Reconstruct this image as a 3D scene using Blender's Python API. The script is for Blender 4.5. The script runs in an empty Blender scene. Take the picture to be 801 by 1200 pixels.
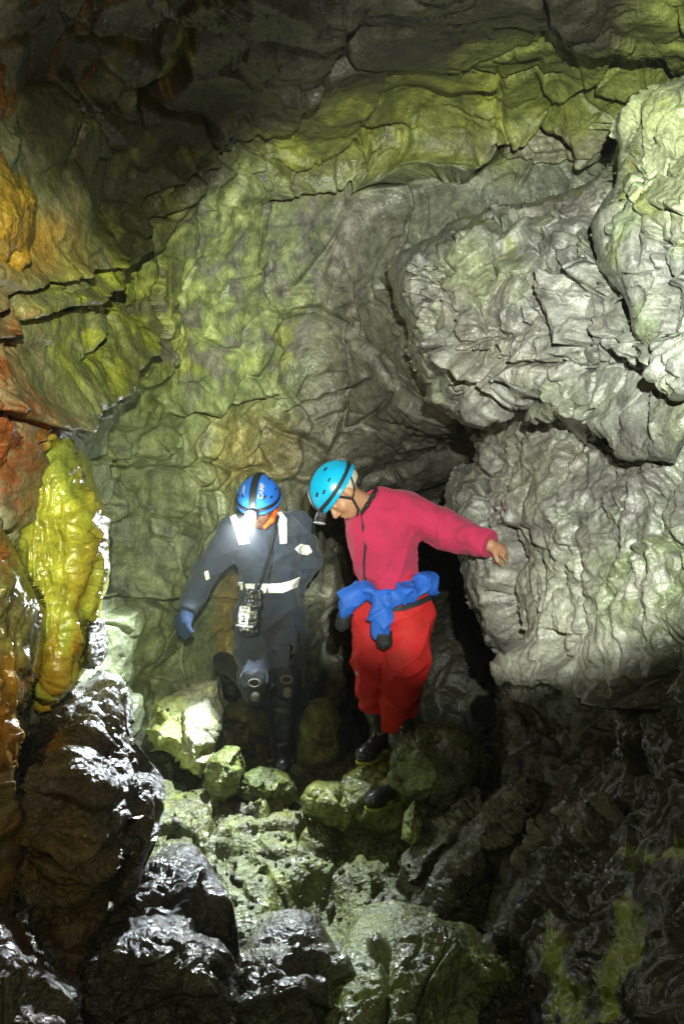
import bpy, math, random
import numpy as np
import openvdb as vdb
from mathutils import Vector, Matrix

# ------------------------------------------------------------------ camera, world, lamps, exposure
SC = bpy.context.scene
COL = SC.collection
F0, CX, CY, EYE = 1167.0, 400.5, 600.0, 1.60     # focal length in photo pixels, principal point, eye height

cam_d = bpy.data.cameras.new('camera')
cam_d.sensor_fit = 'VERTICAL'
cam_d.sensor_height = 36.0
cam_d.lens = 36.0 * F0 / 1200.0
cam_d.clip_start, cam_d.clip_end = 0.05, 200.0
cam = bpy.data.objects.new('camera', cam_d)
cam.location = (0, 0, EYE)
cam.rotation_euler = (math.radians(90), 0, 0)
COL.objects.link(cam)
SC.camera = cam

W = bpy.data.worlds.new('World'); SC.world = W
W.use_nodes = True
W.node_tree.nodes['Background'].inputs[0].default_value = (0.55, 0.60, 0.45, 1)
W.node_tree.nodes['Background'].inputs[1].default_value = 0.0035    # underground: hardly any ambient light

SC.view_settings.view_transform = 'Standard'
SC.view_settings.look = 'None'
SC.view_settings.gamma = 1.0
SC.view_settings.exposure = 0.0
SC.render.engine = 'CYCLES'
SC.cycles.max_bounces = 5
SC.cycles.diffuse_bounces = 2
SC.cycles.glossy_bounces = 2
SC.cycles.transmission_bounces = 2
SC.cycles.volume_bounces = 0
SC.cycles.caustics_reflective = False
SC.cycles.caustics_refractive = False
SC.cycles.sample_clamp_indirect = 3.0
SC.cycles.use_adaptive_sampling = True
SC.cycles.adaptive_threshold = 0.03
SC.cycles.use_denoising = True
try:
    SC.cycles.denoiser = 'OPENIMAGEDENOISE'
    SC.cycles.denoising_prefilter = 'ACCURATE'
except Exception:
    pass


def at(px, py, Y):
    """a point of the place, from where it stands in the photo (801 x 1200) and its distance"""
    return Vector(((px - CX) / F0 * Y, Y, EYE + (CY - py) / F0 * Y))


def spot(name, loc, target, watts, angle, blend, color, radius):
    d = bpy.data.lights.new(name, 'SPOT')
    d.energy, d.spot_size, d.spot_blend = watts, math.radians(angle), blend
    d.color, d.shadow_soft_size = color, radius
    o = bpy.data.objects.new(name, d)
    o.location = loc
    o.rotation_euler = (Vector(target) - Vector(loc)).to_track_quat('-Z', 'Y').to_euler()
    COL.objects.link(o)
    return o


# the photographer's hand lamp, a weak warm one on the left, a second lamp by the camera,
# a low fill added to lift the foreground, and the lit head torch
spot('hand_lamp', (0.16, -0.15, 2.00), at(600, 402, 5.0), 1730, 40.0, 0.30, (0.95, 1.0, 0.90), 0.018)
spot('side_lamp', (-0.55, 0.3, 1.75), at(-40, 420, 3.4), 110, 75, 0.9, (1.0, 0.46, 0.15), 0.05)
spot('second_lamp', (0.0, -0.25, 2.10), at(105, 520, 5.0), 1150, 35, 0.85, (0.93, 1.0, 0.58), 0.02)
spot('low_fill', (0.12, -0.1, 1.72), at(330, 1150, 3.3), 62, 75, 0.9, (0.95, 1.0, 0.62), 0.03)
HEADLAMP = at(293.5, 604, 5.255)
spot('head_torch_beam', HEADLAMP, HEADLAMP + Vector((-0.60, -0.9, -1.40)), 540, 101, 0.75, (0.86, 0.95, 1.0), 0.012)

# ------------------------------------------------------------------ noise
U32 = np.uint32


def _hash(ix, iy, iz, seed):
    h = ix.astype(U32) * U32(374761393) + iy.astype(U32) * U32(668265263) + iz.astype(U32) * U32(2246822519) + U32((seed * 974634777) & 0xFFFFFFFF)
    h = (h ^ (h >> U32(15))) * U32(2246822519)
    h = (h ^ (h >> U32(13))) * U32(3266489917)
    return h ^ (h >> U32(16))


_rs = np.random.RandomState(7)
_G = _rs.normal(size=(256, 3)).astype(np.float32)
_G /= np.linalg.norm(_G, axis=1, keepdims=True)


def chunked(fn, P, n=150000):
    if len(P) <= n:
        return fn(P)
    outs = [fn(P[i:i + n]) for i in range(0, len(P), n)]
    if isinstance(outs[0], tuple):
        return tuple(np.concatenate([o[k] for o in outs]) for k in range(len(outs[0])))
    return np.concatenate(outs)


def _perlin(P, seed):
    i = np.floor(P)
    f = (P - i).astype(np.float32)
    i = i.astype(np.int32)
    u = f * f * f * (f * (f * 6 - 15) + 10)
    r = np.zeros(len(P), np.float32)
    for dx in (0, 1):
        wx = u[:, 0] if dx else 1 - u[:, 0]
        for dy in (0, 1):
            wy = u[:, 1] if dy else 1 - u[:, 1]
            for dz in (0, 1):
                wz = u[:, 2] if dz else 1 - u[:, 2]
                g = _G[_hash(i[:, 0] + dx, i[:, 1] + dy, i[:, 2] + dz, seed) & 255]
                r += wx * wy * wz * (g[:, 0] * (f[:, 0] - dx) + g[:, 1] * (f[:, 1] - dy) + g[:, 2] * (f[:, 2] - dz))
    return r * 1.5


def noise(P, s=1.0, seed=0):
    return chunked(lambda q: _perlin(q * s, seed), np.asarray(P, np.float32))


def fbm(P, s=1.0, octv=4, seed=0, gain=0.5, ridged=False):
    P = np.asarray(P, np.float32)
    r = np.zeros(len(P), np.float32)
    a = 1.0
    for k in range(octv):
        n = noise(P, s, seed + 11 * k)
        r += a * ((0.45 - np.abs(n)) * 2 if ridged else n)
        a *= gain
        s *= 2.03
    return r


def _worley(P, seed):
    i = np.floor(P).astype(np.int32)
    n = len(P)
    f1 = np.full(n, 9.0, np.float32); f2 = np.full(n, 9.0, np.float32)
    idx = np.zeros(n, U32); off = np.zeros((n, 3), np.float32)
    for dx in (-1, 0, 1):
        for dy in (-1, 0, 1):
            for dz in (-1, 0, 1):
                cx, cy, cz = i[:, 0] + dx, i[:, 1] + dy, i[:, 2] + dz
                h = _hash(cx, cy, cz, seed)
                px = cx + (h & U32(1023)).astype(np.float32) / 1023
                py = cy + ((h >> U32(10)) & U32(1023)).astype(np.float32) / 1023
                pz = cz + ((h >> U32(20)) & U32(1023)).astype(np.float32) / 1023
                d = np.stack([P[:, 0] - px, P[:, 1] - py, P[:, 2] - pz], 1).astype(np.float32)
                q = np.sqrt((d * d).sum(1))
                closer = q < f1
                f2 = np.where(closer, f1, np.minimum(f2, q))
                f1 = np.where(closer, q, f1)
                idx = np.where(closer, h, idx)
                off = np.where(closer[:, None], d, off)
    return f1, f2, idx, off


def worley(P, s=1.0, seed=0, stretch=(1, 1, 1)):
    return chunked(lambda q: _worley(q * s * np.array(stretch, np.float32), seed), np.asarray(P, np.float32))


def facets(P, s, seed, tilt=0.8, stretch=(1, 1, 1)):
    """broken rock: each cell is a plane of its own tilt and height; returns (height, gap between cells 0..1)"""
    f1, f2, h, off = worley(P, s, seed, stretch)
    hh = (h * U32(2654435761)) & U32(0xFFFFFFFF)
    t = np.stack([(hh & 1023) / 511.5 - 1, ((hh >> 10) & 1023) / 511.5 - 1, ((hh >> 20) & 1023) / 511.5 - 1], 1)
    lift = ((h >> 5) & 255) / 127.5 - 1
    k = np.clip((f2 - f1) / 0.10, 0, 1)
    return (((off * t).sum(1) * tilt + lift * 0.45) * (0.12 + 0.88 * k * k * (3 - 2 * k))).astype(np.float32), np.clip((f2 - f1) * 6, 0, 1)


def crack(g, w):
    return np.exp(-(g / 6 / w) ** 2)


def smooth(a, b, x):
    t = np.clip((x - a) / (b - a), 0, 1)
    return t * t * (3 - 2 * t)


def rbf(ctrl, U, V):
    c = np.array(ctrl, np.float64)
    q = c[:, :2] / 100.0
    n = len(c)
    D = np.sqrt(((q[:, None] - q[None]) ** 2).sum(2) + 0.02)
    A = np.zeros((n + 3, n + 3)); A[:n, :n] = D
    A[:n, n] = 1; A[:n, n + 1:] = q; A[n, :n] = 1; A[n + 1:, :n] = q.T
    w = np.linalg.solve(A, np.concatenate([c[:, 2], np.zeros(3)]))
    out = np.empty(U.size); u, v = U.ravel() / 100.0, V.ravel() / 100.0
    for i in range(0, U.size, 100000):
        s = slice(i, i + 100000)
        d = np.sqrt((u[s, None] - q[None, :, 0]) ** 2 + (v[s, None] - q[None, :, 1]) ** 2 + 0.02)
        out[s] = d @ w[:n] + w[n] + u[s] * w[n + 1] + v[s] * w[n + 2]
    return out.reshape(U.shape)


def seg_dist(U, V, pts, closed=False):
    """distance to a polyline, the side (+ to the left of its direction in the photo, i.e. above for left-to-right) and the way along it"""
    best = np.full(U.shape, 1e9); side = np.zeros(U.shape); along = np.zeros(U.shape)
    n = len(pts)
    tot = 0
    for k in range(n if closed else n - 1):
        a, b = np.array(pts[k], float), np.array(pts[(k + 1) % n], float)
        e = b - a; L = max(np.hypot(*e), 1e-6)
        t = np.clip(((U - a[0]) * e[0] + (V - a[1]) * e[1]) / (L * L), 0, 1)
        d = np.hypot(U - a[0] - t * e[0], V - a[1] - t * e[1])
        s = -((U - a[0]) * e[1] - (V - a[1]) * e[0]) / L
        m = d < best
        best = np.where(m, d, best); side = np.where(m, -s, side); along = np.where(m, tot + t * L, along)
        tot += L
    return best, side, along / max(tot, 1e-6)


def inside(U, V, pts):
    r = np.zeros(U.shape, bool)
    n = len(pts)
    for k in range(n):
        (x0, y0), (x1, y1) = pts[k], pts[(k + 1) % n]
        if y0 == y1:
            continue
        c = (y0 > V) != (y1 > V)
        r ^= c & (U < (x1 - x0) * (V - y0) / (y1 - y0) + x0)
    return r


# ------------------------------------------------------------------ rock palette (linear albedo)
LIME = (0.285, 0.262, 0.215); OLIVE = (0.150, 0.170, 0.040); MOSS_GREEN = (0.270, 0.290, 0.045); OCHRE = (0.27, 0.20, 0.055)
RUST = (0.25, 0.060, 0.014); MUD = (0.050, 0.043, 0.034); PALE = (0.46, 0.46, 0.38); DARK = (0.085, 0.08, 0.065)
GREEN = (0.13, 0.17, 0.06); BROWN = (0.12, 0.075, 0.035); SAGE = (0.185, 0.225, 0.085); AMBER = (0.36, 0.19, 0.02); LIMEY = (0.42, 0.40, 0.05)
BLACKISH = (0.030, 0.028, 0.024)


def mixc(c, k, m):
    m = np.clip(m, 0, 1)[:, None]
    return c * (1 - m) + np.array(k, np.float32)[None] * m


def patch(U, V, pts, soft, jit):
    """soft mask of a colour patch with a ragged edge"""
    d, _, _ = seg_dist(U, V, pts, True)
    d = np.where(inside(U, V, pts), d, -d)
    return smooth(-soft, soft, d + jit * soft * 1.3)


def blob(U, V, x, y, rx, ry, jit=0):
    return smooth(1.15, 0.35, np.hypot((U - x) / rx, (V - y) / ry) + jit * 0.35)


def new_mesh(name, V, Fq, mat=None, parent=None, smooth_shade=True):
    V = np.asarray(V, np.float32); Fq = np.asarray(Fq, np.int32)
    me = bpy.data.meshes.new(name)
    me.vertices.add(len(V)); me.vertices.foreach_set('co', V.ravel())
    k = Fq.shape[1]
    me.loops.add(Fq.size); me.loops.foreach_set('vertex_index', Fq.ravel())
    me.polygons.add(len(Fq)); me.polygons.foreach_set('loop_start', np.arange(0, Fq.size, k, dtype=np.int32))
    me.update(calc_edges=True)
    if smooth_shade:
        me.polygons.foreach_set('use_smooth', np.ones(len(Fq), bool))
    me.validate()
    if mat:
        me.materials.append(mat)
    o = bpy.data.objects.new(name, me)
    COL.objects.link(o)
    if parent:
        o.parent = parent
    return o


def tag(o, label=None, cat=None, group=None, kind=None):
    if label: o['label'] = label
    if cat: o['category'] = cat
    if group: o['group'] = group
    if kind: o['kind'] = kind
    return o


def relief(name, region, ctrl, disp, colour, mat, step=1.25, ledges=(), outline=None, R=40.0, T=0.4, closed=False, rag=5.0, seed=0, parent=None, prof=1.5):
    """a rock face: base distances from a few soundings, ledges and cracks where the place has them, then 3-D noise along the normal"""
    x0, x1, y0, y1 = region
    us = np.arange(x0, x1 + step, step); vs = np.arange(y0, y1 + step, step)
    U, V = np.meshgrid(us, vs)
    h, w = U.shape
    keep = None
    dd = None
    q = np.stack([U.ravel() / 60.0, V.ravel() / 60.0, np.full(U.size, seed * 3.7)], 1)
    j1 = fbm(q, 1.0, 4, seed + 1).reshape(h, w); j2 = fbm(q, 1.0, 4, seed + 2).reshape(h, w)
    Uw, Vw = U + j1 * rag, V + j2 * rag
    if outline:
        d, _, _ = seg_dist(Uw, Vw, outline, True)
        dd = np.where(inside(Uw, Vw, outline), d, -d)
        gy, gx = np.gradient(dd, step)
        g = np.maximum(np.hypot(gx, gy), 0.3)
        out = dd < 0
        near = dd > -2.6 * step
        mv = np.where(out & near, dd / (g * g), 0)
        U2, V2 = U - gx * mv, V - gy * mv
        vin = dd >= 0
        cell = vin[:-1, :-1] | vin[1:, :-1] | vin[:-1, 1:] | vin[1:, 1:]
        keep = cell
        U, V = np.where(out, U2, U), np.where(out, V2, V)
        dd = np.maximum(dd, 0)
    Y = rbf(ctrl, U, V)
    if outline:
        e = 1 - np.clip(dd / R, 0, 1)
        Y = Y + T * (1 - np.clip(1 - e ** prof, 0, 1) ** (1 / prof))
    # ledges: (points, lip, reach, groove, width): the upper side stands out by lip and fades over reach; a groove runs along the line
    off = np.zeros(U.shape)
    for (pts, lip, reach, groove, width) in ledges:
        d, s, al = seg_dist(U + j1 * 9, V + j2 * 9, pts)
        endf = smooth(0, 0.06, al) * smooth(1, 0.94, al)
        wv = width * (0.55 + 0.9 * np.clip(j2 + 0.5, 0, 1.2))
        off += lip * np.exp(-d / reach) * np.where(s > 0, 1, 0) * endf * smooth(0, 2.2, d + (s > 0) * 1.5)
        off -= groove * np.exp(-(d / wv) ** 2) * np.where(s > 0, 0.35, 1.0) * endf
    P = np.stack([(U - CX) / F0 * Y, Y, EYE + (CY - V) / F0 * Y], 2)
    dv, du = np.gradient(P, axis=(0, 1)) if False else (np.gradient(P, axis=0), np.gradient(P, axis=1))
    N = np.cross(du, dv)
    view = P - np.array([0, 0, EYE])
    sgn = np.sign((N * view).sum(2, keepdims=True))
    N = -N * sgn
    N /= np.maximum(np.linalg.norm(N, axis=2, keepdims=True), 1e-9)
    Pf, Nf = P.reshape(-1, 3).astype(np.float32), N.reshape(-1, 3)
    Uf, Vf = U.ravel(), V.ravel()
    if keep is not None:
        vm = np.zeros((h, w), bool)
        vm[:-1, :-1] |= keep; vm[1:, :-1] |= keep; vm[:-1, 1:] |= keep; vm[1:, 1:] |= keep
    else:
        vm = np.ones((h, w), bool)
        keep = np.ones((h - 1, w - 1), bool)
    m = vm.ravel()
    ids = -np.ones(h * w, np.int64); ids[m] = np.arange(m.sum())
    Pf, Nf, Uf, Vf, offm = Pf[m], Nf[m], Uf[m], Vf[m], off.ravel()[m]
    dz, extra = disp(Pf, Uf, Vf)
    st = np.maximum(np.linalg.norm(du, axis=2), np.linalg.norm(dv, axis=2)) / (step / F0 * Y)
    dz = dz / (1 + (np.maximum(st.ravel()[m] - 2.2, 0) / 3.0) ** 2)
    if outline:
        fade = smooth(0, 0.25, dd.ravel()[m] / R) * 0.5 + 0.5
        dz = dz * fade
    X = Pf + Nf * (dz + offm)[:, None]
    a = (np.arange(h - 1)[:, None] * w + np.arange(w - 1)[None])[keep]
    Fq = np.stack([ids[a], ids[a + w], ids[a + w + 1], ids[a + 1]], 1)
    C, wet = colour(Pf, Uf, Vf, dz, offm, extra)
    if closed:
        # the far side of the boulder, meeting the front along its outline
        back = Pf + np.array([0, 1, 0]) * (2 * T - 2 * (Y.ravel()[m] - rbf(ctrl, Uf, Vf)))[:, None]
        ins = (dd.ravel()[m] > 0)
        nid = np.where(ins, np.arange(len(Pf)) + 0, -1)
        bid = np.arange(len(Pf)); bid[ins] = len(Pf) + np.arange(ins.sum())
        bz = fbm(back[ins], 6, 3, seed + 5) * 0.04
        X = np.concatenate([X, back[ins] + np.array([0, 1, 0]) * bz[:, None] * 0.5])
        Fq = np.concatenate([Fq, bid[Fq][:, ::-1]])
        C = np.concatenate([C, C[ins]]); wet = np.concatenate([wet, wet[ins]])
    o = new_mesh(name, X, Fq, mat, parent)
    at_ = o.data.attributes.new('Col', 'FLOAT_COLOR', 'POINT')
    at_.data.foreach_set('color', np.concatenate([C, wet[:, None]], 1).astype(np.float32).ravel())
    return o


# ------------------------------------------------------------------ materials
def nd(nt, t, **kw):
    n = nt.nodes.new(t)
    for k, v in kw.items():
        if k.startswith('i_'):
            n.inputs[k[2:].replace('_', ' ')].default_value = v
        else:
            setattr(n, k, v)
    return n


def rock_mat(name, bump=1.0, fine=1.0, rough=(0.62, 0.16), sss=0.0, spec=0.5, coat=0.0):
    m = bpy.data.materials.new(name); m.use_nodes = True
    nt = m.node_tree; L = nt.links.new
    b = nt.nodes['Principled BSDF']
    a = nd(nt, 'ShaderNodeAttribute', attribute_name='Col')
    tc = nd(nt, 'ShaderNodeTexCoord')
    n1 = nd(nt, 'ShaderNodeTexNoise', i_Scale=14.0, i_Detail=5.0, i_Roughness=0.65)
    n2 = nd(nt, 'ShaderNodeTexNoise', i_Scale=95.0, i_Detail=3.0, i_Roughness=0.6)
    n3 = nd(nt, 'ShaderNodeTexVoronoi', i_Scale=38.0, feature='F1')
    n4 = nd(nt, 'ShaderNodeTexNoise', i_Scale=5.0, i_Detail=3.0, i_Roughness=0.6)
    warp = nd(nt, 'ShaderNodeVectorMath', operation='ADD')
    ws = nd(nt, 'ShaderNodeVectorMath', operation='SCALE'); ws.inputs['Scale'].default_value = 0.03
    for n in (n1, n2, n4):
        L(tc.outputs['Object'], n.inputs['Vector'])
    L(n1.outputs['Color'], ws.inputs[0]); L(ws.outputs[0], warp.inputs[0]); L(tc.outputs['Object'], warp.inputs[1])
    L(warp.outputs[0], n3.inputs['Vector'])
    # value and grain variation
    r1 = nd(nt, 'ShaderNodeMapRange', i_From_Min=0.3, i_From_Max=0.7, i_To_Min=0.60, i_To_Max=1.35)
    L(n1.outputs['Fac'], r1.inputs['Value'])
    r2 = nd(nt, 'ShaderNodeMapRange', i_From_Min=0.35, i_From_Max=0.65, i_To_Min=0.80, i_To_Max=1.2)
    L(n2.outputs['Fac'], r2.inputs['Value'])
    mu = nd(nt, 'ShaderNodeMath', operation='MULTIPLY'); L(r1.outputs[0], mu.inputs[0]); L(r2.outputs[0], mu.inputs[1])
    vm = nd(nt, 'ShaderNodeVectorMath', operation='SCALE'); L(a.outputs['Color'], vm.inputs[0]); L(mu.outputs[0], vm.inputs['Scale'])
    L(vm.outputs[0], b.inputs['Base Color'])
    # wetness
    r3 = nd(nt, 'ShaderNodeMapRange', i_From_Min=0.36, i_From_Max=0.62, i_To_Min=0.25, i_To_Max=-0.30)
    L(n4.outputs['Fac'], r3.inputs['Value'])
    ad = nd(nt, 'ShaderNodeMath', operation='ADD', use_clamp=True); L(a.outputs['Alpha'], ad.inputs[0]); L(r3.outputs[0], ad.inputs[1])
    r4 = nd(nt, 'ShaderNodeMapRange', i_To_Min=rough[0], i_To_Max=rough[1]); L(ad.outputs[0], r4.inputs['Value'])
    L(r4.outputs[0], b.inputs['Roughness'])
    b.inputs['Specular IOR Level'].default_value = spec
    b1 = nd(nt, 'ShaderNodeBump', i_Strength=0.15 * bump, i_Distance=0.030)
    L(n1.outputs['Fac'], b1.inputs['Height'])
    b2 = nd(nt, 'ShaderNodeBump', i_Strength=0.40 * fine, i_Distance=0.010); L(n3.outputs['Distance'], b2.inputs['Height']); L(b1.outputs[0], b2.inputs['Normal'])
    b3 = nd(nt, 'ShaderNodeBump', i_Strength=0.65 * fine, i_Distance=0.006); L(n2.outputs['Fac'], b3.inputs['Height']); L(b2.outputs[0], b3.inputs['Normal'])
    L(b3.outputs[0], b.inputs['Normal'])
    if coat:
        b.inputs['Coat Roughness'].default_value = 0.09
        cw = nd(nt, 'ShaderNodeMapRange', i_From_Min=0.44, i_From_Max=0.60, i_To_Min=0.0, i_To_Max=coat)      # the water film lies in patches
        L(n1.outputs['Fac'], cw.inputs['Value']); L(cw.outputs[0], b.inputs['Coat Weight'])
        L(b3.outputs[0], b.inputs['Coat Normal'])
    if sss:
        b.inputs['Subsurface Weight'].default_value = sss
        b.inputs['Subsurface Radius'].default_value = (0.05, 0.03, 0.01)
        b.inputs['Subsurface Scale'].default_value = 0.5
    return m


M_WALL = rock_mat('limestone_wall', rough=(0.55, 0.2))
M_RIGHT = rock_mat('limestone_outcrop', bump=0.8, rough=(0.50, 0.17), spec=0.6)
M_WET = rock_mat('wet_rock', bump=1.5, fine=2.3, rough=(0.6, 0.17), spec=0.6, coat=1.0)
M_FLOW = rock_mat('flowstone_calcite', bump=0.5, fine=0.5, rough=(0.45, 0.16), sss=0.15, spec=0.6)

HAZE = 0.0024

# ------------------------------------------------------------------ the cave: wall and roof, floor
def wdisp(big=0.10, f1=0.085, f2=0.030, f3=0.009, s=1.0, stretch=(1, 1, 1), sd=0, fineamp=0.003, cr=0.05):
    """slabs with their own tilt, cracked apart in places, then smaller flakes and grain"""
    def fn(P, U, V):
        wq = P + np.stack([fbm(P, 1.7 * s, 2, 90 + sd), fbm(P, 1.7 * s, 2, 91 + sd), fbm(P, 1.7 * s, 2, 92 + sd)], 1) * 0.07 \
            + (0.012 * fbm(P, 7 * s, 3, 95 + sd))[:, None]
        a, g1 = facets(wq, 1.7 * s, 21 + sd, 0.85, stretch)
        b, g2 = facets(wq, 4.4 * s, 22 + sd, 0.9, stretch)
        c, g3 = facets(wq + 0.012 * fbm(P, 12 * s, 2, 34 + sd)[:, None], 12.0 * s, 23 + sd, 1.0, stretch)
        mod = smooth(-0.25, 0.45, noise(P, 1.3 * s, 57 + sd))
        m2 = smooth(-0.1, 0.25, noise(P, 1.9 * s, 58 + sd)); m3 = smooth(0.0, 0.3, noise(P, 2.6 * s, 59 + sd))
        k1, k2 = crack(g1, 0.030), crack(g2, 0.050)
        z = big * fbm(P, 0.9 * s, 3, 5 + sd) + f1 * a + f2 * b * (0.35 + mod) + f3 * c * (0.1 + 1.5 * mod) \
            + fineamp * fbm(P, 24 * s, 3, 8 + sd) + 0.009 * fbm(P, 4.5 * s, 2, 61 + sd) - cr * k1 * m2 - cr * 0.5 * k2 * m3
        return z, dict(g1=g1, g2=np.minimum(g2 + 0.4, 1), g3=g3, mod=mod)
    return fn


WALL_CTRL = [(-160, -140, 2.2), (100, -140, 2.6), (400, -140, 2.7), (700, -140, 2.7), (950, -140, 2.4),
             (-150, 0, 2.6), (0, 0, 3.1), (120, 0, 3.5), (300, 0, 3.5), (500, 0, 3.5), (650, 0, 3.7), (800, 0, 3.7), (950, 0, 3.2),
             (100, 110, 4.0), (230, 110, 4.4), (380, 100, 4.7), (520, 80, 4.7), (650, 70, 4.7), (800, 70, 4.4),
             (300, 165, 5.4), (480, 120, 5.4), (650, 110, 5.1),
             (400, 180, 5.7), (550, 160, 5.5), (700, 150, 5.0), (850, 120, 4.3),
             (0, 180, 3.3), (60, 250, 3.75), (150, 230, 4.7), (250, 230, 5.3),
             (400, 235, 5.95), (400, 330, 6.15), (400, 450, 6.3), (480, 330, 5.65), (490, 420, 5.55), (520, 250, 5.6), (540, 440, 5.6), (600, 260, 5.7), (700, 300, 5.6), (850, 300, 5.2),
             (300, 300, 5.75), (300, 420, 5.95), (200, 330, 5.2), (200, 420, 5.35), (110, 330, 4.4), (110, 430, 4.5), (40, 330, 3.75), (40, 430, 3.75),
             (-20, 400, 3.35), (-150, 400, 2.7), (0, 320, 3.35), (-150, 800, 2.5), (-20, 600, 3.5), (40, 560, 4.1), (40, 680, 4.2), (110, 560, 5.0), (110, 680, 5.1),
             (180, 520, 5.55), (180, 650, 5.6), (180, 780, 5.75), (180, 900, 5.6), (60, 800, 4.4), (60, 950, 4.4),
             (250, 560, 5.95), (250, 680, 6.0), (250, 800, 6.0), (250, 900, 5.8), (330, 520, 6.3), (330, 700, 6.4), (330, 850, 6.3), (330, 950, 6.1),
             (410, 560, 6.6), (405, 700, 6.8), (410, 800, 7.6), (420, 920, 7.2), (460, 560, 7.0), (470, 650, 8.2), (480, 760, 9.6), (480, 860, 9.4), (520, 490, 6.0), (540, 600, 8.2), (540, 720, 9.8), (540, 850, 9.8), (540, 950, 8.4),
             (650, 500, 6.6), (650, 700, 8.0), (650, 900, 8.0), (850, 600, 5.2), (850, 900, 5.2), (300, 1050, 5.9), (500, 1050, 6.2)]
WALL_LEDGES = [
    ([(300, 245), (305, 232), (322, 224), (360, 212), (385, 205), (412, 190), (420, 212), (450, 212), (480, 205), (510, 197), (540, 203), (560, 192), (585, 176), (590, 158), (620, 148), (650, 143), (680, 152), (695, 178), (715, 187)], 0.20, 40, 0.22, 4.2),
    ([(125, 330), (150, 292), (195, 250), (225, 210), (255, 187), (300, 152), (350, 129), (365, 100), (400, 55), (430, 10)], 0.09, 60, 0.10, 4.0),
    ([(-60, 372), (0, 347), (60, 316), (120, 300)], 0.10, 25, 0.08, 3.0),
    ([(-60, 410), (0, 386), (60, 358), (125, 330), (146, 305), (164, 282)], 0.14, 30, 0.12, 4.0),
    ([(-40, 478), (40, 486), (100, 456), (120, 438), (131, 414), (155, 398), (167, 374)], 0.16, 32, 0.12, 3.8),
    ([(85, 490), (135, 466), (175, 446), (203, 430), (208, 406)], 0.10, 28, 0.10, 3.0),
    ([(195, 482), (216, 474), (250, 487), (280, 470), (316, 457), (323, 430), (331, 400)], 0.09, 30, 0.08, 2.6),
    ([(196, 300), (190, 340), (194, 375), (191, 395)], 0.05, 20, 0.06, 2.2),
    ([(140, 500), (145, 555), (153, 588), (136, 618), (127, 640), (124, 700)], -0.10, 30, 0.12, 3.5),
    ([(120, 700), (140, 697), (185, 704), (215, 697)], 0.06, 24, 0.05, 2.2),
    ([(145, 548), (180, 543), (205, 520), (212, 500)], 0.05, 24, 0.05, 2.0),
    ([(622, 83), (650, 90), (675, 97), (694, 84), (702, 76), (708, 92), (740, 98), (775, 90)], 0.10, 30, 0.09, 2.6),
    ([(632, -20), (655, 22), (690, 36), (722, 40), (762, 35), (780, 52), (795, 90)], 0.10, 50, 0.16, 7.0),
    ([(430, 153), (458, 140), (488, 146)], 0.06, 20, 0.06, 2.0),
    ([(560, 186), (600, 182), (640, 190), (690, 184)], 0.05, 20, 0.05, 2.0),
    ([(228, 610), (236, 575), (243, 548), (262, 515), (270, 500)], 0.06, 22, 0.06, 2.4),
    ([(255, 245), (258, 220), (275, 200)], 0.06, 20, 0.06, 3.0),
    ([(185, 300), (215, 240), (225, 190)], 0.07, 24, 0.07, 2.6),
    ([(330, 480), (350, 472), (400, 455), (440, 440)], 0.05, 24, 0.05, 2.0),
    ([(150, 120), (175, 124), (205, 122), (222, 95), (228, 45)], -0.10, 20, 0.08, 2.5),
]


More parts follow.
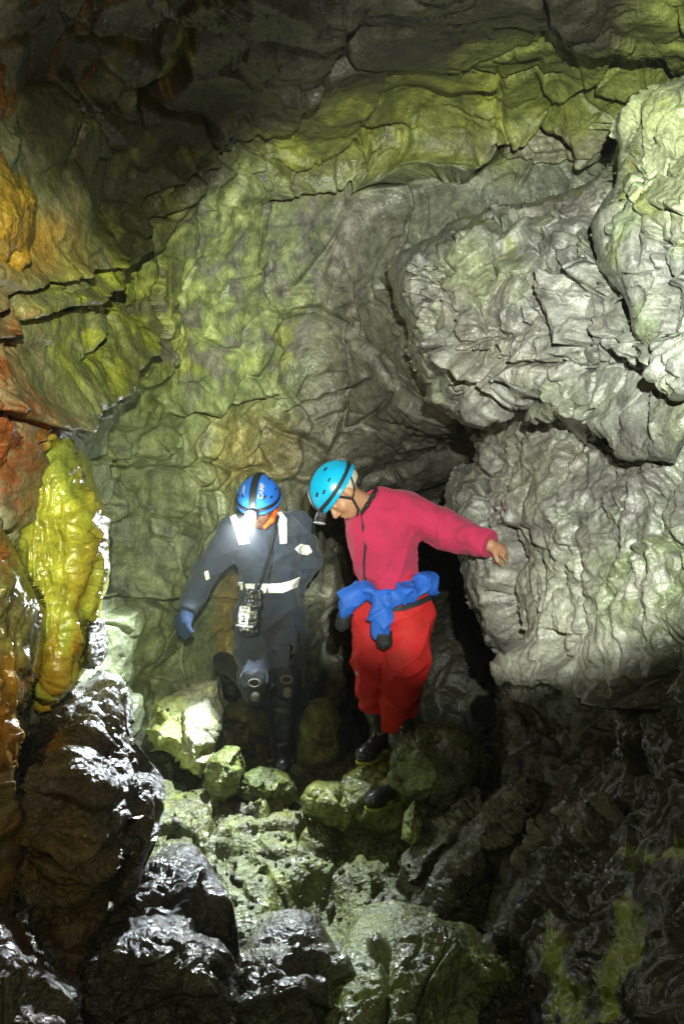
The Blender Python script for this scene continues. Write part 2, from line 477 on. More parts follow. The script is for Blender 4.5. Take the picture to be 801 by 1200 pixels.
def wall_col(P, U, V, dz, off, ex):
    n = len(P)
    c = np.tile(np.array((0.168, 0.176, 0.125), np.float32), (n, 1))
    q = fbm(P, 2.2, 4, 301); q2 = fbm(P, 6.0, 4, 305); q3 = fbm(P, 15.0, 3, 309)
    c = mixc(c, SAGE, blob(U, V, 230, 420, 190, 330, q) * 0.85)
    c = mixc(c, OLIVE, blob(U, V, 120, 360, 150, 160, q) * (0.6 + 0.4 * q2))
    c = mixc(c, MOSS_GREEN, blob(U, V, 110, 370, 140, 110, q2) * smooth(0.0, 0.5, q2 + 0.3 * q) * 0.8)
    c = mixc(c, OLIVE, smooth(0.2, -0.2, (V - 205 + (U - 500) * 0.10) / 200 + q * 0.15) * smooth(200, 330, U + q * 60))
    c = mixc(c, MOSS_GREEN, blob(U, V, 500, 120, 260, 80, q2) * smooth(-0.1, 0.5, q2) * 0.75)
    c = mixc(c, LIME, blob(U, V, 640, 165, 120, 30, q2) * 0.5)
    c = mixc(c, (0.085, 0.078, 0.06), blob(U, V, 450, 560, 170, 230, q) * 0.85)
    c = mixc(c, (0.045, 0.04, 0.03), blob(U, V, 500, 740, 120, 200, q) * 0.9)  # recess shade put into the colour, here and just above
    c = mixc(c, (0.15, 0.135, 0.11), blob(U, V, 420, 330, 90, 130, q) * smooth(-0.2, 0.4, q2) * 0.8)
    c = mixc(c, PALE, blob(U, V, 400, 265, 60, 60, q2 * 1.6) * smooth(0.0, 0.4, q2) * 0.4)
    c = mixc(c, (0.13, 0.145, 0.10), blob(U, V, 180, 700, 120, 210, q) * 0.5)
    c = mixc(c, SAGE, blob(U, V, 200, 760, 110, 110, q2) * 0.5)
    c = mixc(c, OCHRE, blob(U, V, 290, 530, 70, 70, q2 * 1.4) * (0.55 + 0.35 * q2))
    c = mixc(c, OCHRE, patch(U, V, [(255, 655), (275, 660), (283, 720), (276, 785), (255, 770), (248, 700)], 5, q2) * 0.75)
    c = mixc(c, MOSS_GREEN, patch(U, V, [(325, 380), (352, 378), (345, 420), (330, 460), (316, 455), (322, 410)], 5, q2) * 0.45)
    c = mixc(c, PALE, patch(U, V, [(378, 690), (388, 705), (392, 770), (386, 782), (378, 740)], 3, q2) * 0.8)
    c = mixc(c, MOSS_GREEN, patch(U, V, [(322, 150), (350, 135), (355, 165), (330, 182)], 5, q2) * 0.9)
    c = mixc(c, MOSS_GREEN, patch(U, V, [(150, 105), (195, 90), (217, 40), (229, 70), (205, 122), (172, 122)], 4, q2) * 0.8)
    c = mixc(c, MOSS_GREEN, patch(U, V, [(203, 390), (235, 390), (238, 435), (210, 440)], 5, q2) * 0.7)
    c = mixc(c, (0.31, 0.35, 0.13), blob(U, V, 250, 330, 130, 190, q) * smooth(0.08, 0.45, q2 + 0.35 * q3) * 0.75)
    c = mixc(c, (0.15, 0.145, 0.125), blob(U, V, 290, 360, 160, 200, q) * smooth(-0.05, -0.45, q2 + 0.3 * q3) * 0.8)
    c = mixc(c, (0.30, 0.33, 0.06), blob(U, V, 120, 370, 95, 120, q2) * smooth(-0.05, 0.4, q2 + 0.3 * q3) * 0.8)
    # roof and top left: dark rock, with its shade put into the colour
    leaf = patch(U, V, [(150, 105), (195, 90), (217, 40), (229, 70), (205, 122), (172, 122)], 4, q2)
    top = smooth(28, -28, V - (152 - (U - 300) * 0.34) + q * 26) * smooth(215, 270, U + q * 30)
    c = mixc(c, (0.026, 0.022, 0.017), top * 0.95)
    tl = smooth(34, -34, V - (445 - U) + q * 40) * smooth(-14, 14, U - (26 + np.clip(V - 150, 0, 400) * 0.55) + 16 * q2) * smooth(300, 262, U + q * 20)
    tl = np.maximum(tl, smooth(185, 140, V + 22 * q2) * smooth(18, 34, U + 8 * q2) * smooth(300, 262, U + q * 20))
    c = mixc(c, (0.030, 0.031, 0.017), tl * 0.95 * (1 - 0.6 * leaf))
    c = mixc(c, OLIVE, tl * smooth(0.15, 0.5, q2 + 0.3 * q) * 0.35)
    # rust red and amber towards the left edge
    c = mixc(c, RUST, smooth(42, -15, U + 30 * q2 + 20 * q) * smooth(300, 400, V + 30 * q) * smooth(640, 560, V) * (0.35 + 0.6 * smooth(-0.2, 0.35, q2 + 0.5 * q3)))
    c = mixc(c, (0.11, 0.045, 0.016), smooth(60, 10, U + 20 * q) * smooth(300, 400, V) * smooth(600, 540, V) * smooth(0.1, 0.5, q3 + 0.4 * q2) * 0.8)
    c = mixc(c, AMBER, blob(U, V, 20, 270, 60, 60, q2) * 0.7)
    # streaks and specks
    st = noise(P * np.array([1, 1, 0.25], np.float32), 9.0, 313)
    c *= (1 + 0.35 * q3 + 0.25 * st)[:, None]
    c *= (1 - 0.35 * (1 - ex['g2']) * (1 - ex['mod']))[:, None]
    wet = 0.55 + 0.5 * q
    return np.clip(c, 0.008, 0.8), np.clip(wet, 0, 1)


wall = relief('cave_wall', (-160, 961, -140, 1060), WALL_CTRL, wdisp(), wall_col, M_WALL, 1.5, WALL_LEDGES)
tag(wall, kind='structure')

FLOOR_CTRL = [(-160, 880, 5.3), (100, 890, 5.5), (250, 880, 5.9), (400, 880, 6.1), (600, 880, 6.3), (950, 900, 6.0),
              (200, 930, 5.25), (300, 935, 5.3), (400, 930, 5.3), (500, 950, 5.1), (700, 950, 5.0),
              (250, 1000, 4.75), (350, 1000, 4.8), (450, 1000, 4.8), (600, 1020, 4.5),
              (300, 1050, 4.5), (380, 1040, 4.6), (380, 1075, 4.35), (480, 1050, 4.5), (150, 1050, 4.4), (0, 1050, 4.3), (-160, 1050, 4.2), (950, 1050, 4.2),
              (300, 1120, 4.1), (450, 1120, 4.1), (600, 1120, 4.0), (750, 1120, 3.8), (100, 1150, 3.9),
              (300, 1200, 3.8), (450, 1200, 3.75), (600, 1200, 3.6), (-160, 1200, 3.5), (950, 1200, 3.4), (-160, 1420, 2.6), (400, 1420, 2.7), (950, 1420, 2.6)]


def floor_disp(P, U, V):
    wq = P + np.stack([fbm(P, 2.0, 3, 190), fbm(P, 2.0, 3, 191), fbm(P, 2.0, 3, 192)], 1) * 0.16
    a, g1 = facets(wq, 2.3, 121, 1.1)
    b, g2 = facets(wq, 6.0, 122, 1.1)
    c, g3 = facets(wq, 15.0, 123, 1.0)
    a = a * (0.2 + 0.8 * smooth(0, 0.9, g1)); b = b * (0.2 + 0.8 * smooth(0, 0.9, g2))
    f1, f2, h, off = worley(wq, 4.2, 131)
    rock = np.clip(1 - f1 * 1.25, 0, 1) ** 0.7
    z = 0.085 * a + 0.034 * b + 0.007 * c - 0.05 * crack(g1, 0.04) + 0.03 * (rock - 0.4) * (((h >> U32(4)) & U32(15)) / 15.0) + 0.005 * fbm(P, 18, 4, 133) + 0.004 * fbm(P, 6, 3, 134, ridged=True)
    # the hollow with the little green pool
    hol = blob(U, V, 372, 1058, 52, 42, noise(P, 4, 140) * 0.6)
    z = z * (1 - 0.8 * hol) - 0.16 * hol
    return z, dict(g1=g1, g2=g2, g3=g3, hol=hol)


def floor_col(P, U, V, dz, off, ex):
    q = fbm(P, 3.0, 4, 401); q2 = fbm(P, 8.0, 4, 405); q3 = fbm(P, 20.0, 3, 409)
    c = np.tile(np.array((0.125, 0.145, 0.042), np.float32), (len(P), 1))
    c = mixc(c, (0.125, 0.12, 0.07), smooth(0.0, 0.5, q) * 0.8)
    c = mixc(c, MOSS_GREEN, smooth(0.2, 0.6, q2 + 0.3 * q) * 0.4)
    c = mixc(c, (0.17, 0.195, 0.045), blob(U, V, 420, 945, 110, 45, q2) * 0.8)
    c = mixc(c, MUD, smooth(0.1, -0.5, q2) * 0.5)
    c = mixc(c, MUD, smooth(1070, 1120, V + 20 * q) * 0.8)  # darker towards the near edge
    c = mixc(c, MUD, smooth(500, 560, U + 20 * q) * 0.7)  # darker to the right
    c *= (1 + 0.35 * q3)[:, None]
    return np.clip(c, 0.008, 0.8), np.clip(0.75 + 0.5 * q, 0.2, 1)


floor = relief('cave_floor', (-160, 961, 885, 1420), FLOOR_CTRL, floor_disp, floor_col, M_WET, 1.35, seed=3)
tag(floor, kind='structure')


# ------------------------------------------------------------------ rock masses
def rock_col(base, film=None, fa=0.5, wet0=0.6, dirt=0.5, sd=0, fn=None):
    def f(P, U, V, dz, off, ex):
        q = fbm(P, 2.5, 4, 501 + sd); q2 = fbm(P, 7.0, 4, 505 + sd); q3 = fbm(P, 18.0, 3, 509 + sd)
        c = np.tile(np.array(base, np.float32), (len(P), 1))
        if film is not None:
            c = mixc(c, film, smooth(-0.15, 0.5, q2 * 0.7 + q) * fa)
        c = mixc(c, MUD, smooth(0.0, -0.6, q2 + 0.5 * q3) * dirt)
        if fn:
            c = fn(c, P, U, V, q, q2, q3)
        st = noise(P * np.array([1, 1, 0.3], np.float32), 11.0, 513 + sd)
        c *= (1 + 0.28 * q3 + 0.16 * st)[:, None]
        c *= (0.7 + 0.3 * ex['g2'])[:, None]
        return np.clip(c, 0.006, 0.85), np.clip(wet0 + 0.5 * q, 0, 1)
    return f


def smooth_rock(big=0.05, f1=0.03, f2=0.014, f3=0.005, s=1.0, sd=0, stretch=(1, 1, 1), drape=0.0, fineamp=0.003, knob=0.0):
    base = wdisp(big, f1, f2, f3, s, stretch, sd, fineamp, 0.0 if sd in (207, 211) else 0.05)

    def fn(P, U, V):
        z, ex = base(P, U, V)
        if knob:
            z = z + knob * fbm(P, 15, 4, 83 + sd, gain=0.62) * (0.4 + 0.8 * smooth(-0.2, 0.3, noise(P, 5, 84 + sd)))
            if knob > 0.008:
                hh = P[:, 2] * 5.5 + 0.9 * fbm(P, 2.4, 3, 88 + sd) + 0.35 * P[:, 0]
                fr = hh - np.floor(hh)
                z = z + 0.055 * (1 - smooth(0.45, 0.97, fr)) * smooth(0, 0.06, fr) - 0.03
                k1 = worley(P + 0.01 * fbm(P, 20, 2, 85 + sd)[:, None], 30, 86 + sd)[0]
                z = z + 0.013 * np.clip(0.75 - k1, 0, 1) * smooth(-0.15, 0.25, noise(P, 4, 87 + sd))
        if drape:
            w = np.stack([fbm(P, 2.2, 3, 71 + sd), fbm(P, 2.2, 3, 72 + sd), fbm(P, 2.2, 3, 73 + sd)], 1) * (0.07 if sd in (207, 211) else 0.22)
            r = fbm((P + w) * np.array([1.0, 0.7, 0.26], np.float32), 5.0, 2, 77 + sd, ridged=True)
            z = z + drape * r + drape * 0.45 * (0.9 * fbm((P + w) * np.array([1.0, 0.4, 0.08], np.float32), 10, 2, 79 + sd, ridged=True) + 0.8 * fbm((P + 0.4 * w) * np.array([1.0, 0.4, 0.09], np.float32), 25, 2, 81 + sd, ridged=True) + 0.7 * fbm(P * np.array([1.0, 0.6, 0.42], np.float32), 27, 3, 80 + sd)) * (sd in (207, 211)) + drape * 0.5 * fbm((P + w) * np.array([1.0, 0.7, 0.45], np.float32), 13, 2, 78 + sd, ridged=True)
        return z, ex
    return fn


# right: the wall under the overhang, down to the dark foot
RL_OUT = [(521, 570), (530, 552), (552, 545), (560, 515), (590, 482), (617, 452), (660, 440), (760, 440), (970, 440), (970, 1300), (640, 1300), (610, 1180), (580, 1060),
          (560, 960), (572, 900), (584, 840), (590, 778), (566, 742), (550, 700), (541, 655), (524, 620)]
RL_CTRL = [(540, 600, 5.05), (560, 520, 5.1), (617, 450, 4.85), (700, 480, 4.45), (800, 500, 3.95), (960, 500, 3.3), (600, 560, 4.85), (588, 645, 4.86), (600, 700, 4.75),
           (555, 680, 5.0), (640, 620, 4.5), (700, 600, 4.2), (800, 600, 3.65), (960, 620, 3.0), (640, 740, 4.5), (720, 740, 4.0), (800, 740, 3.6), (960, 760, 3.0),
           (590, 800, 4.75), (640, 830, 4.6), (720, 830, 4.1), (800, 830, 3.7), (600, 950, 4.35), (700, 950, 3.9), (800, 950, 3.4), (620, 1080, 3.8), (700, 1080, 3.3), (800, 1080, 2.9),
           (650, 1200, 3.1), (720, 1200, 2.8), (800, 1200, 2.5), (960, 1250, 2.2), (640, 1300, 2.7)]


def rl_fn(c, P, U, V, q, q2, q3):
    c = mixc(c, (0.33, 0.33, 0.25), blob(U, V, 700, 700, 150, 90, q) * 0.7)
    c = mixc(c, (0.36, 0.36, 0.28), blob(U, V, 680, 720, 70, 60, q2) * 0.5)
    c = mixc(c, GREEN, blob(U, V, 760, 680, 120, 110, q2) * smooth(-0.1, 0.5, q2) * 0.7)
    c = mixc(c, (0.20, 0.18, 0.14), blob(U, V, 610, 530, 80, 90, q2) * 0.5)
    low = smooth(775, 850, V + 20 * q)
    c = mixc(c, (0.040, 0.036, 0.028), low * 0.92)  # shade below the lamp's reach put into the colour of the foot
    for pts in ([(650, 1085), (662, 1078), (668, 1150), (690, 1210), (655, 1210), (648, 1130)], [(712, 1100), (742, 1048), (765, 1090), (775, 1150), (740, 1165), (720, 1215), (690, 1215), (716, 1150)],
                [(735, 1005), (770, 1000), (772, 1012), (740, 1014)], [(785, 1005), (830, 1000), (830, 1025), (788, 1020)]):
        c = mixc(c, (0.30, 0.36, 0.07), patch(U, V, pts, 9, 1.3 * q2 + 0.6 * q3) * 0.95)  # lit mossy patches: their brightness is put into the colour
    return c


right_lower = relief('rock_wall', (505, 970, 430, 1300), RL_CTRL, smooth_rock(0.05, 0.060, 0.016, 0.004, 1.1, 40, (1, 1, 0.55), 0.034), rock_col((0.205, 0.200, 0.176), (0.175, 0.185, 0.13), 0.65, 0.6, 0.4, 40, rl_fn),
                     M_RIGHT, 1.25, [([(583, 610), (585, 650), (580, 690), (585, 730), (598, 772)], -0.16, 30, 0.16, 4), ([(556, 560), (552, 590), (560, 620), (572, 615)], -0.08, 20, 0.10, 3),
                                     ([(556, 545), (560, 525), (563, 540), (566, 556)], 0.05, 10, 0.14, 3), ([(600, 790), (668, 795), (720, 815), (752, 835), (800, 830)], 0.14, 40, 0.10, 4),
                                     ([(655, 735), (652, 755), (668, 772), (690, 778)], -0.07, 30, 0.08, 3), ([(750, 790), (755, 830), (760, 880), (765, 920)], -0.06, 30, 0.10, 4),
                                     ([(770, 570), (775, 590), (770, 625), (785, 650), (801, 640)], -0.05, 20, 0.06, 2.5), ([(662, 640), (658, 665), (664, 690)], -0.05, 16, 0.06, 2.2)],
                     outline=RL_OUT, R=34, T=0.5, rag=10, seed=11)
tag(right_lower, 'grey draped limestone wall that the red caver leans his hand on, its foot in darkness', 'rock wall')

OV_OUT = [(459, 318), (466, 292), (490, 280), (515, 272), (522, 258), (560, 250), (600, 238), (650, 228), (690, 212), (715, 192), (728, 150), (735, 118), (765, 104), (801, 92), (880, 70), (970, 60),
          (970, 575), (880, 552), (801, 525), (740, 508), (702, 512), (700, 533), (655, 492), (632, 470), (615, 452), (592, 480), (566, 505), (530, 488), (498, 468), (501, 452), (484, 432), (478, 412), (481, 392), (462, 352)]
OV_CTRL = [(465, 320, 4.75), (480, 420, 4.75), (500, 460, 4.7), (560, 495, 4.55), (520, 300, 4.55), (540, 400, 4.4), (600, 260, 4.5), (620, 340, 4.25), (620, 430, 4.25), (690, 230, 4.25), (690, 320, 4.0), (690, 420, 3.9), (700, 500, 4.0),
           (740, 130, 4.0), (760, 200, 3.85), (760, 300, 3.65), (760, 400, 3.55), (760, 480, 3.6), (801, 110, 3.8), (801, 250, 3.45), (801, 400, 3.35), (801, 510, 3.45), (960, 100, 3.2), (960, 300, 2.8), (960, 550, 2.85)]
OV_LEDGES = [([(505, 393), (525, 412), (548, 424), (566, 446), (592, 452), (615, 450), (628, 468)], 0.15, 30, 0.16, 4.0), ([(634, 466), (665, 478), (690, 485), (725, 497), (760, 508), (805, 524)], 0.16, 26, 0.15, 4.0),
             ([(638, 320), (641, 345), (655, 380), (674, 408), (686, 400), (692, 380)], 0.13, 26, 0.14, 4.0), ([(744, 405), (760, 430), (785, 446), (810, 455)], 0.14, 30, 0.16, 5.0), ([(764, 400), (770, 425), (790, 440), (815, 452)], 0.07, 22, 0.10, 4.0),
             ([(722, 135), (728, 165), (720, 205), (708, 230), (690, 250), (694, 290), (700, 320)], -0.17, 40, 0.12, 3.2), ([(566, 302), (576, 312), (576, 326)], 0.05, 14, 0.12, 4.0), ([(646, 300), (648, 315), (660, 300), (665, 310)], 0.05, 14, 0.10, 3.0),
             ([(500, 355), (503, 380), (507, 398)], -0.05, 16, 0.06, 2.0), ([(548, 350), (558, 370), (564, 400), (563, 430)], -0.05, 18, 0.06, 2.0), ([(610, 362), (614, 378), (622, 380)], 0.05, 14, 0.06, 2.6), ([(580, 436), (600, 440), (618, 445), (632, 455)], 0.06, 18, 0.07, 2.2),
             ([(536, 478), (560, 482), (582, 474), (600, 478)], 0.07, 16, 0.07, 2.6), ([(640, 400), (650, 430), (660, 440)], 0.05, 18, 0.06, 2.2), ([(715, 395), (722, 425), (740, 440)], 0.06, 20, 0.08, 3), ([(690, 385), (705, 396), (720, 385)], 0.06, 18, 0.06, 2.4),
             ([(712, 330), (716, 360), (735, 395)], -0.06, 20, 0.07, 2.2), ([(750, 260), (762, 300), (758, 340)], -0.05, 20, 0.05, 2.0), ([(675, 330), (690, 342), (700, 330), (712, 335)], 0.05, 16, 0.05, 2.0)]


def ov_fn(c, P, U, V, q, q2, q3):
    c = mixc(c, (0.36, 0.40, 0.20), blob(U, V, 780, 170, 90, 110, q) * 0.75)
    c = mixc(c, (0.33, 0.38, 0.15), blob(U, V, 560, 320, 70, 40, q2) * 0.4 + blob(U, V, 770, 130, 60, 30, q2) * 0.6)
    c = mixc(c, (0.48, 0.48, 0.42), patch(U, V, [(645, 330), (672, 322), (690, 345), (684, 385), (674, 403), (655, 372)], 5, q2) * 0.5)
    c = mixc(c, (0.48, 0.49, 0.43), patch(U, V, [(772, 340), (830, 330), (830, 445), (790, 432), (770, 390)], 6, q2) * 0.5)
    c = mixc(c, (0.22, 0.195, 0.155), blob(U, V, 590, 380, 110, 90, q) * smooth(-0.3, 0.4, q2) * 0.6)
    c = mixc(c, (0.22, 0.21, 0.17), blob(U, V, 660, 235, 80, 30, q2) * 0.7)
    c = mixc(c, MOSS_GREEN, smooth(0.35, 0.6, q2) * smooth(400, 200, V) * 0.5)  # yellow-green spots, more of them towards the top
    return c


overhang = relief('rock_outcrop', (445, 970, 50, 590), OV_CTRL, wdisp(0.05, 0.085, 0.036, 0.009, 1.7, (1, 1, 1.25), 60, 0.002, 0.08), rock_col((0.240, 0.242, 0.205), (0.19, 0.205, 0.12), 0.65, 0.55, 0.4, 60, ov_fn), M_RIGHT, 1.2, OV_LEDGES,
                  outline=OV_OUT, R=22, T=0.45, rag=8, seed=17)
tag(overhang, 'big pale cracked limestone outcrop overhanging the caver in red, jutting from upper right', 'rock outcrop')


BL_OUT = [(716, 214), (720, 165), (728, 132), (742, 112), (768, 102), (801, 90), (880, 68), (970, 58), (970, 500), (880, 470), (815, 456), (780, 440), (758, 424), (742, 398), (734, 362), (722, 345), (706, 322), (697, 292), (694, 262), (706, 234)]
block = relief('rock_block', (684, 975, 50, 510), [(700, 280, 3.62), (720, 150, 3.75), (740, 380, 3.45), (801, 100, 3.6), (801, 250, 3.2), (801, 440, 3.2), (960, 80, 3.0), (960, 280, 2.65), (960, 490, 2.65), (760, 250, 3.4)],
               wdisp(0.05, 0.080, 0.034, 0.008, 1.8, (1, 1, 0.8), 64, 0.002, 0.08), rock_col((0.28, 0.285, 0.245), (0.25, 0.31, 0.14), 0.6, 0.4, 0.25, 64, ov_fn), M_RIGHT, 1.25,
               [([(752, 255), (764, 300), (758, 345), (768, 390)], -0.05, 20, 0.06, 2.2), ([(735, 250), (760, 240), (801, 248)], 0.05, 24, 0.05, 2.2), ([(764, 395), (772, 425), (795, 442), (815, 452)], 0.06, 20, 0.08, 3.0)], outline=BL_OUT, R=20, T=0.25, rag=7, seed=19)
tag(block, 'tall pale green block standing proud at the right edge above the overhanging outcrop', 'rock')


def boulder(name, label, outline, Y, T, R, base, film=None, fa=0.5, wet=0.8, dirt=0.5, big=0.05, f1=0.06, f2=0.035, f3=0.014, mat=None, sd=0, cat='boulder', group=None, ledges=(), tiltx=0.0, tilty=0.0, step=1.25, closed=True, fn=None, drape=0, rag=5, s=1.0, ctrl=None):
    xs = [p[0] for p in outline]; ys = [p[1] for p in outline]
    cx, cy = sum(xs) / len(xs), sum(ys) / len(ys)
    reg = (min(xs) - 14, max(xs) + 14, min(ys) - 14, max(ys) + 14)
    ctrl = ctrl or [(x, y, Y + (x - cx) * tiltx + (y - cy) * tilty) for x in (reg[0], cx, reg[1]) for y in (reg[2], cy, reg[3])]
    o = relief(name, reg, ctrl, smooth_rock(big, f1 * 1.6, f2 * 1.1, f3 * 0.6, s, sd, (1, 1, 1), drape, 0.003, 0.014 if (mat is None and 221 <= sd <= 230) or sd in (257, 259) else 0.006), rock_col(base, film, fa, wet, dirt, sd, fn), mat or M_WET, step, ledges, outline, R, T, closed, rag, sd)
    tag(o, label, cat, group)
    return o


DK = (0.066, 0.062, 0.040); DKB = (0.085, 0.080, 0.035)


def tint(pts_col):
    def fn(c, P, U, V, q, q2, q3):
        for (x, y, rx, ry, k, a) in pts_col:
            c = mixc(c, k, blob(U, V, x, y, rx, ry, q2) * a)
        return c
    return fn


boulder('rock_buttress', 'orange and yellow rock bulge running up the top left edge', [(-120, -100), (8, -90), (22, -20), (20, 25), (31, 55), (24, 92), (29, 128), (20, 160), (34, 195), (50, 235), (46, 280), (36, 305), (10, 320), (-120, 325)],
        3.25, 0.4, 40, (0.24, 0.20, 0.045), AMBER, 0.7, 0.4, 0.3, 0.05, 0.04, 0.015, 0.005, M_WALL, 201, 'rock', closed=False, tiltx=0.004, fn=tint([(0, 120, 20, 90, RUST, 0.7), (20, 260, 50, 60, AMBER, 0.5)]), s=1.6)
boulder('rock_bulge', 'rust red rock bulge on the left edge above the yellow flowstone', [(-120, 440), (0, 462), (40, 474), (66, 492), (82, 516), (70, 534), (46, 542), (24, 556), (4, 566), (-120, 590)],
        3.5, 0.4, 34, RUST, (0.10, 0.04, 0.02), 0.6, 0.5, 0.6, 0.05, 0.05, 0.02, 0.008, M_WALL, 203, 'rock', closed=False, tiltx=0.004, fn=tint([(60, 500, 40, 25, (0.30, 0.15, 0.03), 0.8), (70, 525, 25, 18, (0.30, 0.28, 0.04), 0.8), (20, 500, 30, 40, (0.10, 0.035, 0.015), 0.6), (0, 470, 40, 20, (0.22, 0.15, 0.04), 0.6)]), s=1.5)


def flow_fn(c, P, U, V, q, q2, q3):
    st = noise(P * np.array([1, 0.5, 0.08], np.float32), 20.0, 900)
    c = mixc(c, (0.33, 0.20, 0.02), smooth(0.05, 0.40, st + 0.2 * q) * (0.35 + 0.5 * smooth(620, 760, V)))
    c = mixc(c, (0.26, 0.12, 0.02), smooth(0.15, 0.5, noise(P * np.array([1, 0.5, 0.1], np.float32), 26.0, 903)) * smooth(660, 760, V) * 0.6)
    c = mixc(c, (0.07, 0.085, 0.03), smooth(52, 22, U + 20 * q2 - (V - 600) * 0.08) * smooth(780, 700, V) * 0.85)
    c = mixc(c, SAGE, smooth(92, 112, U + 14 * q2) * 0.6 + smooth(575, 530, V + 10 * q2) * 0.5)
    return c


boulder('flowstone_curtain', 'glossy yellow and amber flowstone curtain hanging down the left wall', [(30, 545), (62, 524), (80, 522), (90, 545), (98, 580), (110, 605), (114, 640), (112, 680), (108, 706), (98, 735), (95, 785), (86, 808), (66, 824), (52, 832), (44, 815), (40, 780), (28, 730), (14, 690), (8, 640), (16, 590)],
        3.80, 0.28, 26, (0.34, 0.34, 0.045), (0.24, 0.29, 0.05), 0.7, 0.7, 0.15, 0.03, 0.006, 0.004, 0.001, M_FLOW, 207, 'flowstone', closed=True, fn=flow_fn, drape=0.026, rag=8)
boulder('flowstone_pillar', 'dark wet rippled flowstone pillar with orange patches at the left edge', [(-120, 560), (0, 590), (8, 630), (22, 655), (36, 690), (52, 715), (56, 745), (46, 790), (34, 800), (22, 830), (18, 880), (8, 900), (12, 960), (20, 1010), (12, 1060), (-120, 1120)],
        3.25, 0.4, 34, (0.14, 0.13, 0.045), (0.27, 0.12, 0.03), 0.6, 0.95, 0.5, 0.04, 0.03, 0.02, 0.006, M_FLOW, 211, 'flowstone', closed=False, drape=0.03, tiltx=0.003, fn=tint([(5, 640, 30, 40, RUST, 0.7), (0, 850, 30, 90, AMBER, 0.8), (5, 1000, 20, 60, (0.25, 0.13, 0.03), 0.6)]))
boulder('rock_block', 'small dark wet block wedged beside the lower end of the flowstone curtain', [(98, 738), (106, 722), (114, 730), (120, 765), (117, 782), (104, 788), (95, 786)], 3.85, 0.16, 14, DK, None, 0, 0.95, 0.3, 0.03, 0.03, 0.02, 0.012, None, 213, 'rock', s=1.6)

boulder('boulder', 'tall dark glistening boulder under the flowstone curtain, silver glint on its crown', [(8, 905), (22, 868), (48, 838), (66, 822), (92, 800), (114, 788), (128, 796), (142, 826), (148, 862), (147, 896), (166, 920), (186, 944), (183, 975), (165, 1002), (140, 1030), (104, 1062), (60, 1085), (20, 1075), (2, 1010)],
        3.45, 0.40, 70, DK, DKB, 0.5, 0.95, 0.4, 0.05, 0.085, 0.045, 0.02, None, 221, ctrl=[(0, 850, 3.85), (60, 815, 3.95), (115, 780, 4.05), (160, 850, 3.85), (100, 872, 3.50), (60, 885, 3.48), (150, 915, 3.60), (190, 940, 3.62), (60, 935, 3.36), (105, 985, 3.30), (120, 930, 3.40), (170, 990, 3.45), (60, 1085, 3.22), (5, 1000, 3.3), (140, 1065, 3.30)], fn=tint([(70, 1010, 60, 60, (0.17, 0.13, 0.03), 0.7), (75, 880, 12, 16, (0.35, 0.20, 0.02), 0.8), (120, 820, 30, 30, (0.22, 0.22, 0.20), 0.6)]), s=1.5)  # the pale tint at the crown is a glint put into the colour
boulder('boulder', 'narrow dark wet slab leaning on the tall boulder, bright along its top', [(128, 1040), (150, 1000), (168, 974), (180, 985), (166, 1030), (150, 1060), (130, 1075)], 3.3, 0.16, 18, DK, DKB, 0.5, 0.95, 0.3, 0.03, 0.04, 0.03, 0.015, None, 223, s=1.7)
boulder('boulder', 'low bumpy black rock glinting blue, between the tall boulder and the floor', [(154, 1045), (160, 1018), (182, 1002), (206, 1000), (234, 1012), (252, 1040), (266, 1070), (258, 1100), (210, 1110), (168, 1095)], 3.35, 0.22, 45, (0.05, 0.047, 0.04), None, 0, 1.0, 0.3, 0.04, 0.07, 0.05, 0.022, None, 225, s=1.9, ctrl=[(150, 1000, 3.85), (210, 990, 3.95), (265, 1040, 3.85), (200, 1040, 3.50), (240, 1075, 3.45), (170, 1060, 3.40), (200, 1110, 3.25), (260, 1115, 3.3), (150, 1100, 3.25)])
boulder('boulder', 'squat block at the bottom left with a knobbly glinting top edge and a black face', [(92, 1130), (112, 1086), (150, 1072), (200, 1070), (242, 1080), (266, 1094), (277, 1130), (284, 1240), (270, 1290), (70, 1290)], 2.95, 0.30, 46, (0.055, 0.05, 0.035), DKB, 0.5, 0.95, 0.3, 0.03, 0.05, 0.035, 0.018, None, 227, s=1.8, ctrl=[(90, 1070, 3.30), (180, 1055, 3.42), (275, 1085, 3.40), (110, 1112, 2.98), (180, 1105, 2.98), (260, 1120, 3.02), (180, 1150, 2.90), (100, 1280, 2.82), (280, 1280, 2.86)])
boulder('boulder', 'sloping wet rock in the bottom left corner with a frosted ridge', [(-120, 1010), (-10, 1040), (12, 1062), (28, 1098), (52, 1130), (78, 1160), (100, 1184), (112, 1230), (116, 1300), (-120, 1300)], 2.45, 0.3, 40, (0.08, 0.06, 0.035), (0.16, 0.07, 0.03), 0.5, 0.95, 0.3, 0.04, 0.05, 0.03, 0.015, None, 229, s=1.8, closed=False, ctrl=[(-120, 1000, 2.75), (0, 1040, 2.85), (50, 1115, 2.80), (110, 1190, 2.78), (-40, 1080, 2.48), (20, 1130, 2.44), (70, 1190, 2.42), (-100, 1200, 2.2), (40, 1240, 2.32), (-100, 1300, 2.15), (110, 1300, 2.3)])
boulder('boulder', 'brown mud covered rock low between the squat block and the left edge', [(30, 1070), (60, 1050), (100, 1060), (122, 1075), (112, 1110), (95, 1160), (70, 1150), (45, 1110)], 3.15, 0.2, 30, (0.14, 0.085, 0.03), (0.16, 0.12, 0.03), 0.5, 0.6, 0.4, 0.03, 0.03, 0.02, 0.012, None, 230, s=1.6)

